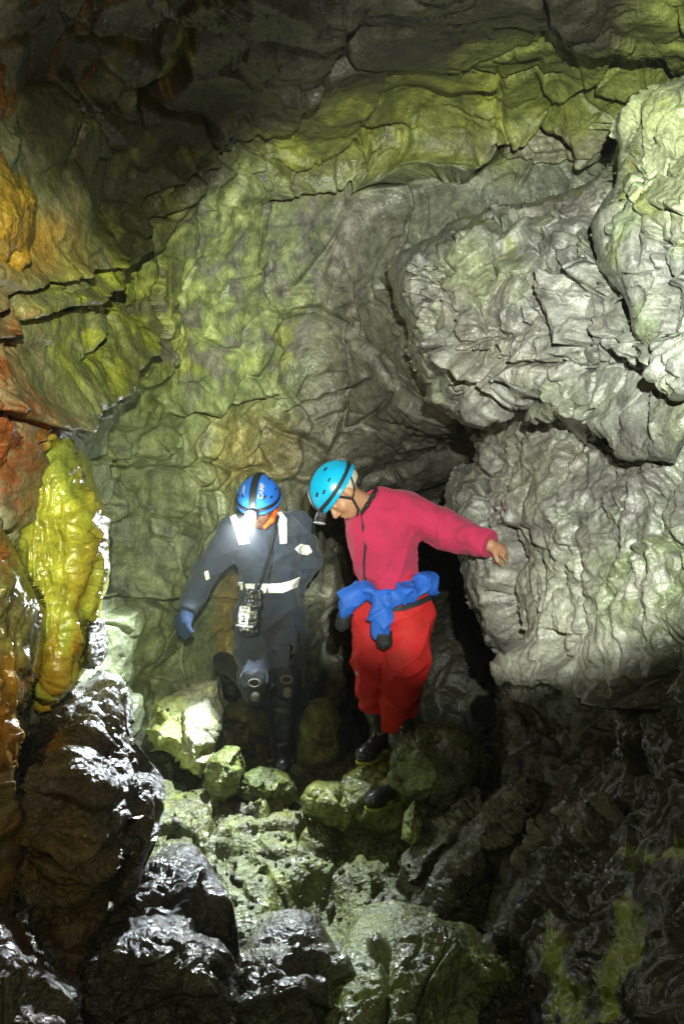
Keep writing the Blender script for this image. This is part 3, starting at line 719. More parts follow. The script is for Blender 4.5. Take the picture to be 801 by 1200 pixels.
boulder('boulder', 'pale angular boulder under the hand of the navy caver, brightest on the floor', [(166, 858), (174, 838), (170, 818), (180, 810), (205, 812), (222, 806), (240, 800), (257, 797), (259, 822), (260, 850), (254, 872), (249, 890), (234, 912), (215, 898), (196, 886), (180, 886), (172, 872)],
        5.42, 0.22, 22, (0.56, 0.57, 0.43), (0.46, 0.54, 0.12), 0.6, 0.35, 0.2, 0.02, 0.045, 0.020, 0.022, M_WALL, 231, tilty=-0.0038, s=1.9, fn=tint([(190, 850, 35, 40, (0.33, 0.38, 0.08), 0.7)]))
boulder('boulder', 'mossy green boulder in front of the red caver and his boots', [(455, 884), (462, 866), (482, 856), (506, 850), (526, 849), (545, 858), (562, 872), (576, 895), (574, 930), (560, 960), (535, 985), (505, 985), (484, 955), (470, 935), (459, 910)],
        4.62, 0.28, 45, (0.12, 0.145, 0.05), (0.17, 0.21, 0.06), 0.7, 0.5, 0.45, 0.04, 0.04, 0.024, 0.010, None, 233, s=1.6, fn=tint([(540, 940, 50, 50, MUD, 0.9), (500, 970, 50, 25, MUD, 0.8)]))  # darker at its lower right
boulder('boulder', 'yellow green wet rock under the red caver boots', [(352, 938), (362, 922), (400, 916), (430, 898), (452, 890), (468, 905), (478, 940), (490, 965), (485, 992), (450, 990), (415, 976), (380, 966), (356, 955)],
        4.85, 0.20, 34, (0.19, 0.22, 0.05), (0.21, 0.23, 0.04), 0.7, 0.95, 0.25, 0.03, 0.04, 0.02, 0.008, None, 235, s=1.5)
boulder('boulder', 'smooth lime green rock at the foot of the pale boulder', [(236, 920), (244, 890), (262, 876), (280, 880), (288, 900), (284, 930), (262, 945), (244, 940)], 5.1, 0.16, 20, (0.16, 0.195, 0.05), (0.20, 0.22, 0.04), 0.6, 0.9, 0.2, 0.03, 0.03, 0.015, 0.006, None, 237, s=1.5)
boulder('boulder', 'lime green rock with dark seams just below the caver in navy', [(282, 935), (286, 912), (304, 900), (326, 902), (342, 912), (352, 930), (340, 945), (306, 950)], 5.15, 0.16, 20, (0.13, 0.165, 0.042), (0.19, 0.21, 0.04), 0.6, 0.9, 0.3, 0.03, 0.035, 0.02, 0.007, None, 239, s=1.6)
boulder('boulder', 'green mossy boulder in the gloom between the two cavers, behind their boots', [(346, 900), (350, 850), (362, 822), (384, 820), (398, 845), (396, 880), (380, 905)], 5.75, 0.25, 26, (0.26, 0.31, 0.08), MOSS_GREEN, 0.5, 0.6, 0.4, 0.03, 0.04, 0.02, 0.008, None, 241, s=1.4)
boulder('boulder', 'dark mossy boulder under the raised boot of the caver in navy', [(256, 880), (262, 830), (280, 808), (305, 815), (318, 850), (318, 898), (296, 905), (268, 900)], 5.8, 0.25, 26, (0.16, 0.18, 0.07), OLIVE, 0.5, 0.6, 0.4, 0.03, 0.04, 0.02, 0.008, None, 243, s=1.4)
boulder('boulder', 'leaf shaped pale green rock standing below the red caver boots', [(470, 985), (474, 960), (484, 938), (492, 965), (494, 985), (484, 996)], 4.5, 0.1, 12, (0.33, 0.38, 0.10), None, 0, 0.8, 0.2, 0.02, 0.02, 0.012, 0.006, None, 245, s=1.6)

# front of the picture: wet ribs running up to the right, dark
boulder('rock_rib', 'long wet rib rising to the right in the dark, middle of the three', [(470, 1110), (478, 1068), (500, 1030), (530, 995), (560, 965), (590, 940), (628, 925), (640, 945), (610, 985), (575, 1020), (545, 1060), (520, 1105)], 4.1, 0.25, 30, (0.17, 0.165, 0.12), None, 0, 0.95, 0.4, 0.03, 0.075, 0.04, 0.02, None, 251, 'rock', s=2.2, rag=9, tiltx=-0.001)
boulder('rock_rib', 'wet rib climbing to the right under the middle one, nearest the dark wall', [(560, 1110), (580, 1060), (615, 1010), (655, 970), (700, 940), (730, 930), (725, 965), (680, 1010), (640, 1060), (610, 1110)], 3.75, 0.2, 28, (0.18, 0.17, 0.125), None, 0, 0.95, 0.4, 0.03, 0.075, 0.04, 0.02, None, 253, 'rock', s=2.2, rag=9, tiltx=-0.001)
boulder('rock_rib', 'short glistening rib beside the leaf shaped pale rock', [(462, 1040), (470, 1010), (492, 990), (520, 965), (545, 940), (562, 925), (566, 945), (540, 985), (512, 1015), (490, 1045)], 4.35, 0.18, 22, (0.20, 0.195, 0.13), None, 0, 0.95, 0.4, 0.03, 0.075, 0.04, 0.02, None, 255, 'rock', s=2.2, rag=9)
boulder('boulder', 'greenish rounded rock at the bottom centre with a black cleft down its middle', [(372, 1230), (380, 1160), (400, 1120), (430, 1092), (470, 1082), (505, 1090), (540, 1110), (575, 1118), (604, 1135), (585, 1165), (560, 1190), (540, 1240), (400, 1290)], 3.2, 0.22, 30, (0.20, 0.23, 0.09), (0.25, 0.29, 0.07), 0.6, 0.9, 0.4, 0.06, 0.08, 0.035, 0.014, None, 257, s=1.6, rag=9, ctrl=[(400, 1090, 3.9), (480, 1070, 3.95), (560, 1090, 3.85), (610, 1130, 3.75), (420, 1130, 3.45), (480, 1120, 3.45), (550, 1150, 3.45), (400, 1200, 3.15), (470, 1200, 3.1), (560, 1190, 3.2), (380, 1290, 2.9), (560, 1290, 2.95)],
        ledges=[([(478, 1090), (466, 1120), (458, 1160), (448, 1230)], 0.05, 30, 0.14, 8), ([(515, 1130), (500, 1170), (490, 1230)], 0.05, 25, 0.10, 4)])
boulder('boulder', 'wet dark knobbly rock at the bottom edge between the squat block and the cleft rock', [(262, 1180), (280, 1120), (310, 1098), (345, 1100), (385, 1108), (402, 1140), (385, 1190), (370, 1260), (280, 1280)], 3.15, 0.25, 40, (0.085, 0.08, 0.06), (0.16, 0.18, 0.07), 0.6, 1.0, 0.4, 0.04, 0.07, 0.045, 0.02, None, 259, s=1.9, ctrl=[(265, 1100, 3.70), (330, 1085, 3.75), (400, 1110, 3.70), (290, 1145, 3.30), (340, 1135, 3.30), (390, 1150, 3.32), (330, 1200, 3.1), (270, 1280, 3.0), (390, 1280, 3.0)])


def rubble():
    """loose broken stone lying on the slope: too many pieces to count"""
    rs = np.random.RandomState(5)
    bpy.context.view_layer.update()
    V, F, C = [], [], []
    base = np.array([(x, y, z) for x in (-1, 1) for y in (-1, 1) for z in (-1, 1)], float)
    quads = [(0, 1, 3, 2), (4, 6, 7, 5), (0, 4, 5, 1), (2, 3, 7, 6), (0, 2, 6, 4), (1, 5, 7, 3)]
    e = Vector((0, 0, EYE))
    for k in range(260):
        px, py = rs.uniform(185, 500), rs.uniform(925, 1110)
        ok, loc, nor, i = floor.ray_cast(e, (at(px, py, 1.0) - e).normalized())
        if not ok:
            continue
        r = 0.007 + 0.030 * rs.rand() ** 3.5
        A = np.linalg.qr(rs.normal(size=(3, 3)))[0]
        b = base * (1 + rs.uniform(-0.45, 0.35, (8, 3))) * np.array([1.0, rs.uniform(0.6, 1.0), rs.uniform(0.35, 0.8)]) * r * 0.75
        b = b @ A.T + np.array(loc) + np.array(nor) * r * 0.35
        n = len(V)
        V.extend(b.tolist()); F.extend([[n + a for a in q] for q in quads])
        c = np.array([(0.12, 0.12, 0.06), (0.09, 0.085, 0.06), (0.15, 0.165, 0.05), (0.16, 0.155, 0.12)][rs.randint(4)]) * rs.uniform(0.7, 1.15)
        C.extend([(*c, 0.7)] * 8)
    o = new_mesh('rubble', V, F, M_WET, None, False)
    a_ = o.data.attributes.new('Col', 'FLOAT_COLOR', 'POINT'); a_.data.foreach_set('color', np.array(C, np.float32).ravel())
    tag(o, 'loose broken stones scattered over the wet slope below the cavers', 'rubble', kind='stuff')


rubble()

# ------------------------------------------------------------------ solids from distance fields (people, clothing, kit)
def plain(name, color, rough=0.6, spec=0.4, bump=0.0, scale=60.0, var=0.25, sheen=0.0, emit=0.0, metal=0.0, dirt=None, dscale=9.0, damt=0.5):
    m = bpy.data.materials.new(name); m.use_nodes = True
    nt = m.node_tree; L = nt.links.new
    b = nt.nodes['Principled BSDF']
    tc = nd(nt, 'ShaderNodeTexCoord')
    n = nd(nt, 'ShaderNodeTexNoise', i_Scale=scale, i_Detail=5.0, i_Roughness=0.6); L(tc.outputs['Object'], n.inputs['Vector'])
    mx = nd(nt, 'ShaderNodeMix', data_type='RGBA')
    mx.inputs[6].default_value = (*[c * (1 - var) for c in color], 1); mx.inputs[7].default_value = (*[min(c * (1 + var), 1) for c in color], 1)
    L(n.outputs['Fac'], mx.inputs[0])
    out = mx.outputs[2]
    if dirt:
        n2 = nd(nt, 'ShaderNodeTexNoise', i_Scale=dscale, i_Detail=6.0, i_Roughness=0.65); L(tc.outputs['Object'], n2.inputs['Vector'])
        r = nd(nt, 'ShaderNodeMapRange', i_From_Min=0.5, i_From_Max=0.68, i_To_Min=0.0, i_To_Max=damt); L(n2.outputs['Fac'], r.inputs['Value'])
        m2 = nd(nt, 'ShaderNodeMix', data_type='RGBA'); L(r.outputs[0], m2.inputs[0]); L(out, m2.inputs[6]); m2.inputs[7].default_value = (*dirt, 1)
        out = m2.outputs[2]
    L(out, b.inputs['Base Color'])
    b.inputs['Roughness'].default_value = rough
    b.inputs['Specular IOR Level'].default_value = spec
    b.inputs['Metallic'].default_value = metal
    if sheen:
        b.inputs['Sheen Weight'].default_value = sheen
    if bump:
        bp = nd(nt, 'ShaderNodeBump', i_Strength=bump, i_Distance=0.004); L(n.outputs['Fac'], bp.inputs['Height']); L(bp.outputs[0], b.inputs['Normal'])
    if emit:
        b.inputs['Emission Color'].default_value = (0.93, 0.98, 1.0, 1); b.inputs['Emission Strength'].default_value = emit
    return m


A3 = lambda v: np.array(v, np.float32)


def rcone(P, a, b, ra, rb):
    a, b = A3(a), A3(b)
    e = b - a
    t = np.clip(((P - a) @ e) / max(float(e @ e), 1e-9), 0, 1)
    return np.linalg.norm(P - a - t[..., None] * e, axis=-1) - (ra + (rb - ra) * t)


def ell(P, c, r, axes=None):
    q = P - A3(c)
    if axes is not None:
        q = q @ np.stack([A3(x) for x in axes], 1)
    r = A3(r)
    k0 = np.linalg.norm(q / r, axis=-1); k1 = np.linalg.norm(q / (r * r), axis=-1)
    return k0 * (k0 - 1) / np.maximum(k1, 1e-6)


def boxd(P, c, hs, axes=None, rd=0.01):
    q = P - A3(c)
    if axes is not None:
        q = q @ np.stack([A3(x) for x in axes], 1)
    d = np.abs(q) - (A3(hs) - rd)
    return np.linalg.norm(np.maximum(d, 0), axis=-1) + np.minimum(d.max(axis=-1), 0) - rd


def su(k, *ds):
    r = ds[0]
    for d in ds[1:]:
        h = np.clip(0.5 + 0.5 * (d - r) / k, 0, 1)
        r = d * (1 - h) + r * h - k * h * (1 - h)
    return r


def chain(P, pts, rs, k=0.02):
    return su(k, *[rcone(P, pts[i], pts[i + 1], rs[i], rs[i + 1]) for i in range(len(pts) - 1)]) if len(pts) > 2 else rcone(P, pts[0], pts[1], rs[0], rs[1])


def solid(name, lo, hi, fn, vox, mat, parent=None, world_parent=None):
    """mesh of the zero surface of a distance field"""
    lo, hi = np.minimum(A3(lo), A3(hi)), np.maximum(A3(lo), A3(hi))
    B = 4
    nb = np.ceil((hi - lo) / (vox * B)).astype(int) + 1
    cax = [lo[i] + vox * B * np.arange(nb[i], dtype=np.float32) + vox * (B - 1) / 2 for i in range(3)]
    Pc = np.stack(np.meshgrid(*cax, indexing='ij'), -1)
    dc = fn(Pc).astype(np.float32)
    d = np.repeat(np.repeat(np.repeat(dc, B, 0), B, 1), B, 2)
    act = np.argwhere(np.abs(dc) < vox * B * 1.6 + 0.010)
    o4 = np.stack(np.meshgrid(*[np.arange(B)] * 3, indexing='ij'), -1).reshape(-1, 3)
    for k in range(0, len(act), 4000):
        ii = act[k:k + 4000, None, :] * B + o4[None]
        d[ii[..., 0], ii[..., 1], ii[..., 2]] = fn(lo + ii.astype(np.float32) * vox)
    d[0], d[-1], d[:, 0], d[:, -1], d[:, :, 0], d[:, :, -1] = (np.maximum(x, vox) for x in (d[0], d[-1], d[:, 0], d[:, -1], d[:, :, 0], d[:, :, -1]))
    g = vdb.FloatGrid(1.0); g.copyFromArray(d / vox)
    p, q = g.convertToQuads(0.0)
    o = new_mesh(name, p * vox + lo, q, mat)
    if parent:
        o.parent = parent
        o.matrix_parent_inverse = Matrix.Translation(-Vector(parent.location))
    return o


def fold(P, amp, s, sc=(1, 1, 1), sd=0):
    q = (P * A3(sc)).reshape(-1, 3)
    return (amp * fbm(q, s, 2, sd, ridged=True)).reshape(P.shape[:-1])


def pleat(P, amp, s, t, sd=0, k=0.30):
    """long crisp creases running along direction t"""
    t = A3(t); t = t / np.linalg.norm(t)
    q = (P - (P @ t)[..., None] * t * (1 - k)).reshape(-1, 3)
    q = q + (0.35 / s) * noise(q, s * 0.45, sd + 7)[:, None]
    r = np.clip(1 - np.abs(noise(q, s, sd)) * 2.6, 0, 1)
    return (amp * (r * r - 0.18)).reshape(P.shape[:-1])


def wob(P, amp, s, sd=0):
    return (amp * fbm(P.reshape(-1, 3), s, 2, sd)).reshape(P.shape[:-1])


def bounds(pts, pad):
    p = np.array([tuple(x) for x in pts])
    return p.min(0) - pad, p.max(0) + pad


def ray(o, px, py):
    """where the line of sight through a photo point meets an object, in world space"""
    e = Vector((0, 0, EYE)); t = (at(px, py, 1.0) - e).normalized()
    mi = o.matrix_world.inverted()
    ok, loc, nor, idx = o.ray_cast(mi @ e, (mi.to_3x3() @ t).normalized())
    return (o.matrix_world @ loc, (o.matrix_world.to_3x3() @ nor).normalized()) if ok else (None, None)


def cloth_patch(name, src, polys, mat, parent, lift=0.004):
    """a piece of tape or a stain that lies on a garment: the garment's own surface inside an outline, raised a little"""
    stp = 0.55
    V, F, idx = [], [], {}
    for pl in polys:
        xs = [p[0] for p in pl]; ys = [p[1] for p in pl]
        U_, V_ = np.meshgrid(np.arange(min(xs) - stp, max(xs) + stp, stp), np.arange(min(ys) - stp, max(ys) + stp, stp))
        ins = inside(U_, V_, pl)
        hit = {}
        for j, i in np.argwhere(ins):
            p, n = ray(src, U_[j, i], V_[j, i])
            if p is not None:
                hit[(j, i)] = (p, n)
        if not hit:
            continue
        ymed = float(np.median([p.y for p, n in hit.values()]))
        for key, (p, n) in hit.items():
            if abs(p.y - ymed) < 0.12:
                idx[key] = len(V) // 2
                V.append(tuple(p + n * lift)); V.append(tuple(p - n * 0.002))
        for (j, i) in list(idx):
            q = [(j, i), (j + 1, i), (j + 1, i + 1), (j, i + 1)]
            if all(k in idx for k in q):
                F.append([idx[k] * 2 for k in q])
    if not F:
        return None
    ed = {}
    for f in F:
        for i in range(4):
            ed[(f[i], f[(i + 1) % 4])] = 1
    rim = [[b_, a_, a_ + 1, b_ + 1] for (a_, b_) in ed if (b_, a_) not in ed]
    o = new_mesh(name, V, F + rim, mat)
    return sub(o, parent) if parent else o


def root_loc(o):
    while o.parent:
        o = o.parent
    return o.location


def sub(o, parent):
    """make an object built in world space a child without moving it"""
    bpy.context.view_layer.update()
    o.parent = parent
    o.matrix_parent_inverse = parent.matrix_world.inverted()
    return o


def person_root(label, loc):
    o = bpy.data.objects.new('person', None)
    o.empty_display_size = 0.1
    COL.objects.link(o); o.location = loc
    tag(o, label, 'person')
    bpy.context.view_layer.update()
    return o


def frame(F, U):
    F = Vector(F).normalized(); U = Vector(U); U = (U - F * U.dot(F)).normalized(); R = F.cross(U)
    return A3(R), A3(F), A3(U)


def to_local(P, C, ax):
    return (P - A3(C)) @ np.stack(ax, 1)


def head_d(P, C, ax):
    q = to_local(P, C, ax)
    E = lambda c, r: ell(q, c, r)
    d = su(0.03, E((0, -0.012, 0.03), (0.075, 0.095, 0.093)), E((0, 0.03, -0.04), (0.062, 0.066, 0.080)), E((0, 0.060, -0.095), (0.028, 0.028, 0.022)))
    d = su(0.02, d, E((0.038, 0.062, -0.035), (0.024, 0.022, 0.022)), E((-0.038, 0.062, -0.035), (0.024, 0.022, 0.022)))       # cheekbones
    d = su(0.012, d, E((0, 0.086, 0.020), (0.048, 0.013, 0.010)))                                                                # brow
    for s in (-1, 1):                                                                                                            # eye sockets, eyeballs, ears
        d = -su(0.008, -d, E((s * 0.032, 0.108, -0.002), (0.019, 0.022, 0.012)))
        d = su(0.004, d, E((s * 0.031, 0.083, -0.002), (0.014, 0.012, 0.012)))
        d = su(0.008, d, E((s * 0.078, -0.008, -0.012), (0.011, 0.022, 0.033)))
        d = su(0.006, d, E((s * 0.013, 0.101, -0.043), (0.011, 0.012, 0.010)))
    d = su(0.010, d, rcone(q, (0, 0.094, 0.002), (0, 0.116, -0.038), 0.008, 0.013))                                              # nose
    d = su(0.006, d, E((0, 0.094, -0.066), (0.024, 0.013, 0.006)), E((0, 0.091, -0.079), (0.021, 0.013, 0.008)))                 # lips
    d = -su(0.004, -d, E((0, 0.110, -0.0725), (0.024, 0.020, 0.0018)))
    return d


def hand_d(P, W, D, N, L=0.175, curl=0.5, thumb=1, spread=0.1):
    """wrist point, direction of the fingers, normal of the back of the hand; fingers curl away from the normal"""
    W, D, N = Vector(W), Vector(D).normalized(), Vector(N)
    N = (N - D * N.dot(D)).normalized(); S = D.cross(N)
    pl = L * 0.50
    d = su(0.02, rcone(P, W, W + D * pl * 0.9 + S * 0.016, 0.024, 0.018), rcone(P, W, W + D * pl * 0.9 - S * 0.020, 0.024, 0.018), rcone(P, W + D * pl * .5, W + D * pl, .026, .02))
    for i, (sx, ln) in enumerate(((0.031, 0.88), (0.010, 1.0), (-0.011, 0.94), (-0.031, 0.74))):
        p = W + D * pl * (0.98 - 0.05 * abs(i - 1)) + S * sx
        dirn = (D + S * spread * (1.5 - i)).normalized(); ang = 0.0
        f = None; r = 0.0098
        for j, fr in enumerate((0.45, 0.30, 0.25)):
            ang += curl * (0.8 if j == 0 else 1.0)
            v = dirn * math.cos(ang) - N * math.sin(ang)
            p2 = p + v * (L * 0.50 * ln * fr)
            g = rcone(P, p, p2, r, r * 0.92); r *= 0.92
            f = g if f is None else np.minimum(f, g)
            p = p2
        d = su(0.006, d, f)
    b = W + D * pl * 0.30 + S * 0.026 * thumb
    m = b + (D * 0.75 + S * 0.8 * thumb - N * 0.25).normalized() * 0.045
    t = m + (D * 1.0 + S * 0.25 * thumb - N * 0.35).normalized() * 0.032
    return su(0.010, d, rcone(P, b, m, 0.015, 0.0115), rcone(P, m, t, 0.0115, 0.0095))


SKIN = plain('skin_brown', (0.36, 0.185, 0.105), 0.5, 0.4, 0.15, 80, 0.12)
SKIN_D = plain('skin_dark', (0.20, 0.105, 0.065), 0.5, 0.4, 0.15, 80, 0.12)
NAVY = plain('navy_coverall_cotton', (0.042, 0.054, 0.080), 0.85, 0.25, 0.35, 160, 0.2, 0.15, dirt=(0.075, 0.075, 0.065), damt=0.45)
TAPE = plain('reflective_tape', (0.88, 0.90, 0.90), 0.35, 0.5, 0.1, 90, 0.06)
RUBBER = plain('black_rubber', (0.018, 0.018, 0.017), 0.32, 0.5, 0.2, 60, 0.4, dirt=(0.05, 0.045, 0.03), damt=0.5)
GLOVE = plain('navy_knit_glove', (0.030, 0.050, 0.105), 0.9, 0.2, 0.5, 200, 0.25)
HBLUE = plain('blue_helmet_shell', (0.022, 0.15, 0.66), 0.28, 0.5, 0.0, 40, 0.1)
HCYAN = plain('turquoise_helmet_shell', (0.006, 0.34, 0.62), 0.25, 0.5, 0.0, 40, 0.08)
BLACK = plain('black_webbing', (0.014, 0.015, 0.017), 0.6, 0.35, 0.3, 200, 0.3)
GREYP = plain('grey_print', (0.42, 0.43, 0.40), 0.5, 0.3)
GREYD = plain('worn_grey_print', (0.12, 0.12, 0.10), 0.5, 0.3, 0.2, 60, 0.4)
ORANGE = plain('orange_collar', (0.85, 0.13, 0.02), 0.7, 0.3, 0.2, 90, 0.15)
FLEECE = plain('crimson_fleece', (0.42, 0.028, 0.080), 0.95, 0.15, 0.6, 140, 0.2, 0.08, dirt=(0.22, 0.03, 0.05), damt=0.5, dscale=7)
REDTRS = plain('red_nylon_trousers', (0.43, 0.015, 0.014), 0.72, 0.25, 0.2, 60, 0.15, dirt=(0.20, 0.020, 0.014), damt=0.6, dscale=6)
BLUEJ = plain('blue_nylon_jacket', (0.018, 0.105, 0.46), 0.62, 0.3, 0.2, 90, 0.2, dirt=(0.03, 0.06, 0.18), damt=0.5, dscale=14)
GREYC = plain('grey_cap_cloth', (0.40, 0.38, 0.32), 0.85, 0.2, 0.3, 150, 0.12)
SOLE = plain('yellow_green_sole', (0.26, 0.30, 0.035), 0.5, 0.4, 0.1)
LENS = plain('lit_lens', (0.9, 0.95, 1.0), 0.2, 0.5, emit=650.0)
LENSOFF = plain('unlit_lens', (0.30, 0.32, 0.30), 0.12, 0.7)
STEEL = plain('steel', (0.5, 0.5, 0.48), 0.3, 0.5, metal=1.0)
BAGM = plain('black_pvc', (0.022, 0.025, 0.026), 0.30, 0.55, 0.1, 30, 0.3)
WHITE = plain('white_print', (0.80, 0.82, 0.80), 0.5, 0.4, 0.05, 60, 0.06)
INK = plain('black_ink', (0.03, 0.035, 0.035), 0.6, 0.3)
MUDM = plain('wet_mud', (0.022, 0.024, 0.028), 0.45, 0.4)


def helmet(root, C, ax, shell, lit, text=None, wide_band=0.014, sx=1.0):
    R, F, U = ax
    hr = A3((0.113, 0.137, 0.122)) * sx
    q_ = lambda P: to_local(P, C, ax)
    oc = A3((0, -0.002, 0.042))

    def shape(P, grow=0.0):
        q = q_(P)
        d = ell(q, oc, hr + grow)
        rim = q[..., 2] - (0.018 - 0.10 * np.maximum(q[..., 1] - 0.02, 0) * 0 + 0.12 * np.minimum(q[..., 1], 0) * -0.25)
        return q, d, rim

    def f_shell(P):
        q, d, rim = shape(P)
        d = d - 0.003 * np.cos(np.clip(q[..., 0] / 0.035, -3, 3) * 2.0) * (q[..., 2] > 0.05)                 # soft ridges
        d = np.maximum(d, -ell(q, oc, hr - 0.014))
        lip = np.abs(ell(q, oc, hr + 0.004)) - 0.006
        d = np.minimum(d, np.maximum(lip, np.abs(rim - 0.006) - 0.006))
        return np.maximum(d, -rim)
    c = Vector(C); lo, hi = bounds([c - Vector((0.2,) * 3), c + Vector((0.2,) * 3)], 0.0)
    h = sub(solid('helmet', lo, hi, f_shell, 0.0035, shell), root)

    def band(cond):
        def f(P):
            q, d, rim = shape(P)
            s = np.maximum(ell(q, oc, hr + 0.0075), -ell(q, oc, hr - 0.006))
            return np.maximum(np.maximum(s, cond(q, rim)), -rim + 0.002)
        return f
    sub(solid('headlamp_strap', lo, hi, band(lambda q, rim: np.minimum(np.abs(rim - 0.030 + 0.10 * np.minimum(q[..., 1], 0) * 0) - 0.0095, np.maximum(np.abs(q[..., 0]) - wide_band, -(q[..., 1] + 0.11)))), 0.0035, BLACK), h)
    # vents: slots in the shell, dark inside
    for s in (-1, 1):
        for (vx, vy, vz, a) in ((0.080, 0.055, 0.085, 0.3), (0.088, 0.000, 0.095, 0.0), (0.058, 0.085, 0.105, 0.2), (0.060, -0.04, 0.138, 0.0)):
            vv = A3((s * vx, vy, vz)) - oc
            vv = oc + vv / np.linalg.norm(vv / hr)
            pos = A3(C) + R * vv[0] + F * vv[1] + U * vv[2]
            nrm = R * (vv - oc)[0] / hr[0] ** 2 + F * (vv - oc)[1] / hr[1] ** 2 + U * (vv - oc)[2] / hr[2] ** 2
            nrm = Vector(nrm).normalized(); t = Vector(F); t = (t - nrm * t.dot(nrm)).normalized()
            axs = (A3(t), A3(nrm.cross(t)), A3(nrm))
            vo = solid('vent', np.array(pos) - 0.03, np.array(pos) + 0.03, lambda P: boxd(P, pos, (0.012, 0.0062, 0.0035), axs, 0.003), 0.0028, BLACK)
            sub(vo, h)
    # lamp on the brow
    bq = A3((0 if not lit else -0.0, 0, 0))
    fr = oc + A3((0.0, math.sqrt(max(0, 1 - (-0.010 / hr[2]) ** 2)) * hr[1], -0.010))
    fp = Vector(A3(C) + R * fr[0] + F * fr[1] + U * fr[2])
    dirn = Vector(F * 0.92 + U * (0.30 if lit else -0.38)).normalized(); up = (Vector(U) - dirn * Vector(U).dot(dirn)).normalized()
    side = dirn.cross(up)
    axs = (A3(side), A3(dirn), A3(up))
    lc = fp + dirn * 0.016
    hl = sub(solid('headlamp', np.array(lc) - 0.07, np.array(lc) + 0.07, lambda P: su(0.006, boxd(P, lc, (0.032, 0.018, 0.022), axs, 0.010), rcone(P, lc, lc + dirn * 0.02, 0.026, 0.028)), 0.0035, BLACK), h)
    lp = lc + dirn * 0.040
    sub(solid('lens', np.array(lp) - 0.03, np.array(lp) + 0.03, lambda P: ell(P, lp, (0.029, 0.009, 0.029), axs), 0.0025, LENS if lit else LENSOFF), h)
    return h, lp, dirn


def text_on(body, size, target, origin, right, up, mat, parent, name, lift=0.002, squash=1.0, depth=0.0):
    """lettering as a mesh, laid on the surface below it"""
    cu = bpy.data.curves.new(name, 'FONT'); cu.body = body; cu.size = size; cu.align_x = 'CENTER'; cu.align_y = 'CENTER'
    cu.offset = size * 0.025
    tmp = bpy.data.objects.new('t', cu); COL.objects.link(tmp)
    bpy.context.view_layer.update()
    me = bpy.data.meshes.new_from_object(tmp.evaluated_get(bpy.context.evaluated_depsgraph_get()))
    bpy.data.objects.remove(tmp)
    right, up = Vector(right).normalized(), Vector(up).normalized()
    nrm = right.cross(up)
    mi = target.matrix_world.inverted() if target else None
    for v in me.vertices:
        p = Vector(origin) + right * v.co.x * squash + up * v.co.y
        if target:
            ok, loc, nn, i = target.ray_cast(mi @ (p + nrm * 0.06), mi.to_3x3() @ (-nrm))
            p = (target.matrix_world @ loc) + nrm * lift if ok else p
        else:
            p = p + nrm * lift
        v.co = p
    me.materials.clear(); me.materials.append(mat)
    o = bpy.data.objects.new(name, me); COL.objects.link(o)
    return sub(o, parent)


def boot(root, shaft_pts, shaft_r, ankle, toe, mat=RUBBER, sole=True, up=(0, 0, 1), label=None):
    ankle, toe = Vector(ankle), Vector(toe)
    d = (toe - ankle); d = (d - Vector(up) * d.dot(Vector(up))).normalized(); u = Vector(up); s = d.cross(u)
    L = 0.275
    heel = ankle - d * 0.065 - u * 0.062
    tip = heel + d * L * 0.86

    def f(P):
        k = chain(P, shaft_pts, shaft_r, 0.02) if shaft_pts else 9
        ft = su(0.03, rcone(P, ankle, ankle - d * 0.03 - u * 0.03, 0.052, 0.046), rcone(P, ankle + d * 0.03 - u * 0.012, tip - d * 0.02 - u * -0.004, 0.050, 0.040), ell(P, tip, (0.045, 0.050, 0.034), (A3(s), A3(d), A3(u))))
        k = su(0.03, k, ft)
        k = k - fold(P, 0.0035, 14, (1, 1, 2), 77)
        fl = (P - A3(heel + u * -0.032)) @ A3(u)
        return np.maximum(k, -fl)
    pts = list(shaft_pts or []) + [ankle, toe, heel, tip]
    lo, hi = bounds(pts, 0.11)
    b = sub(solid('boot', lo, hi, f, 0.005, mat), root)
    if label: b['label'] = label
    if sole:
        axs = (A3(s), A3(d), A3(u))
        c0 = heel + d * 0.0 - u * 0.036; c1 = tip - u * 0.036

        def g(P):
            q = to_local(P, c0, axs)
            t = np.clip(q[..., 1] / (c1 - c0).length, 0, 1)
            w = 0.034 + 0.013 * t - 0.012 * np.exp(-((t - 0.42) / 0.18) ** 2)
            e = np.hypot(q[..., 0], q[..., 1] - t * (c1 - c0).length) - w
            return np.maximum(e, np.abs(q[..., 2]) - 0.008)
        lo, hi = bounds([c0, c1], 0.08)
        sub(solid('sole', lo, hi, g, 0.004, SOLE), b)
    return b


# ------------------------------------------------------------------ the caver in the navy coverall
YL = 5.6
L = dict(neck=at(316, 606, 5.58), chest=at(314, 642, 5.60), belly=at(315, 684, 5.60), pelvis=at(318, 722, 5.63), head=at(304, 590, 5.46),
         sR=at(274, 622, 5.62), eR=at(240, 674, 5.56), wR=at(219, 716, 5.46), sL=at(349, 618, 5.62), eL=at(361, 656, 5.72), wL=at(346, 690, 5.78),
         hR=at(299, 722, 5.62), kR=at(300, 796, 5.44), aR=at(264, 778, 5.80), hL=at(337, 722, 5.64), kL=at(337, 792, 5.50), aL=at(333, 876, 5.62))
p1 = person_root('caver in a navy coverall and blue helmet with a lit head torch, looking down', at(325, 900, 5.6))
axL = frame((-0.16, -0.80, -0.58), (-0.06, -0.58, 0.80))


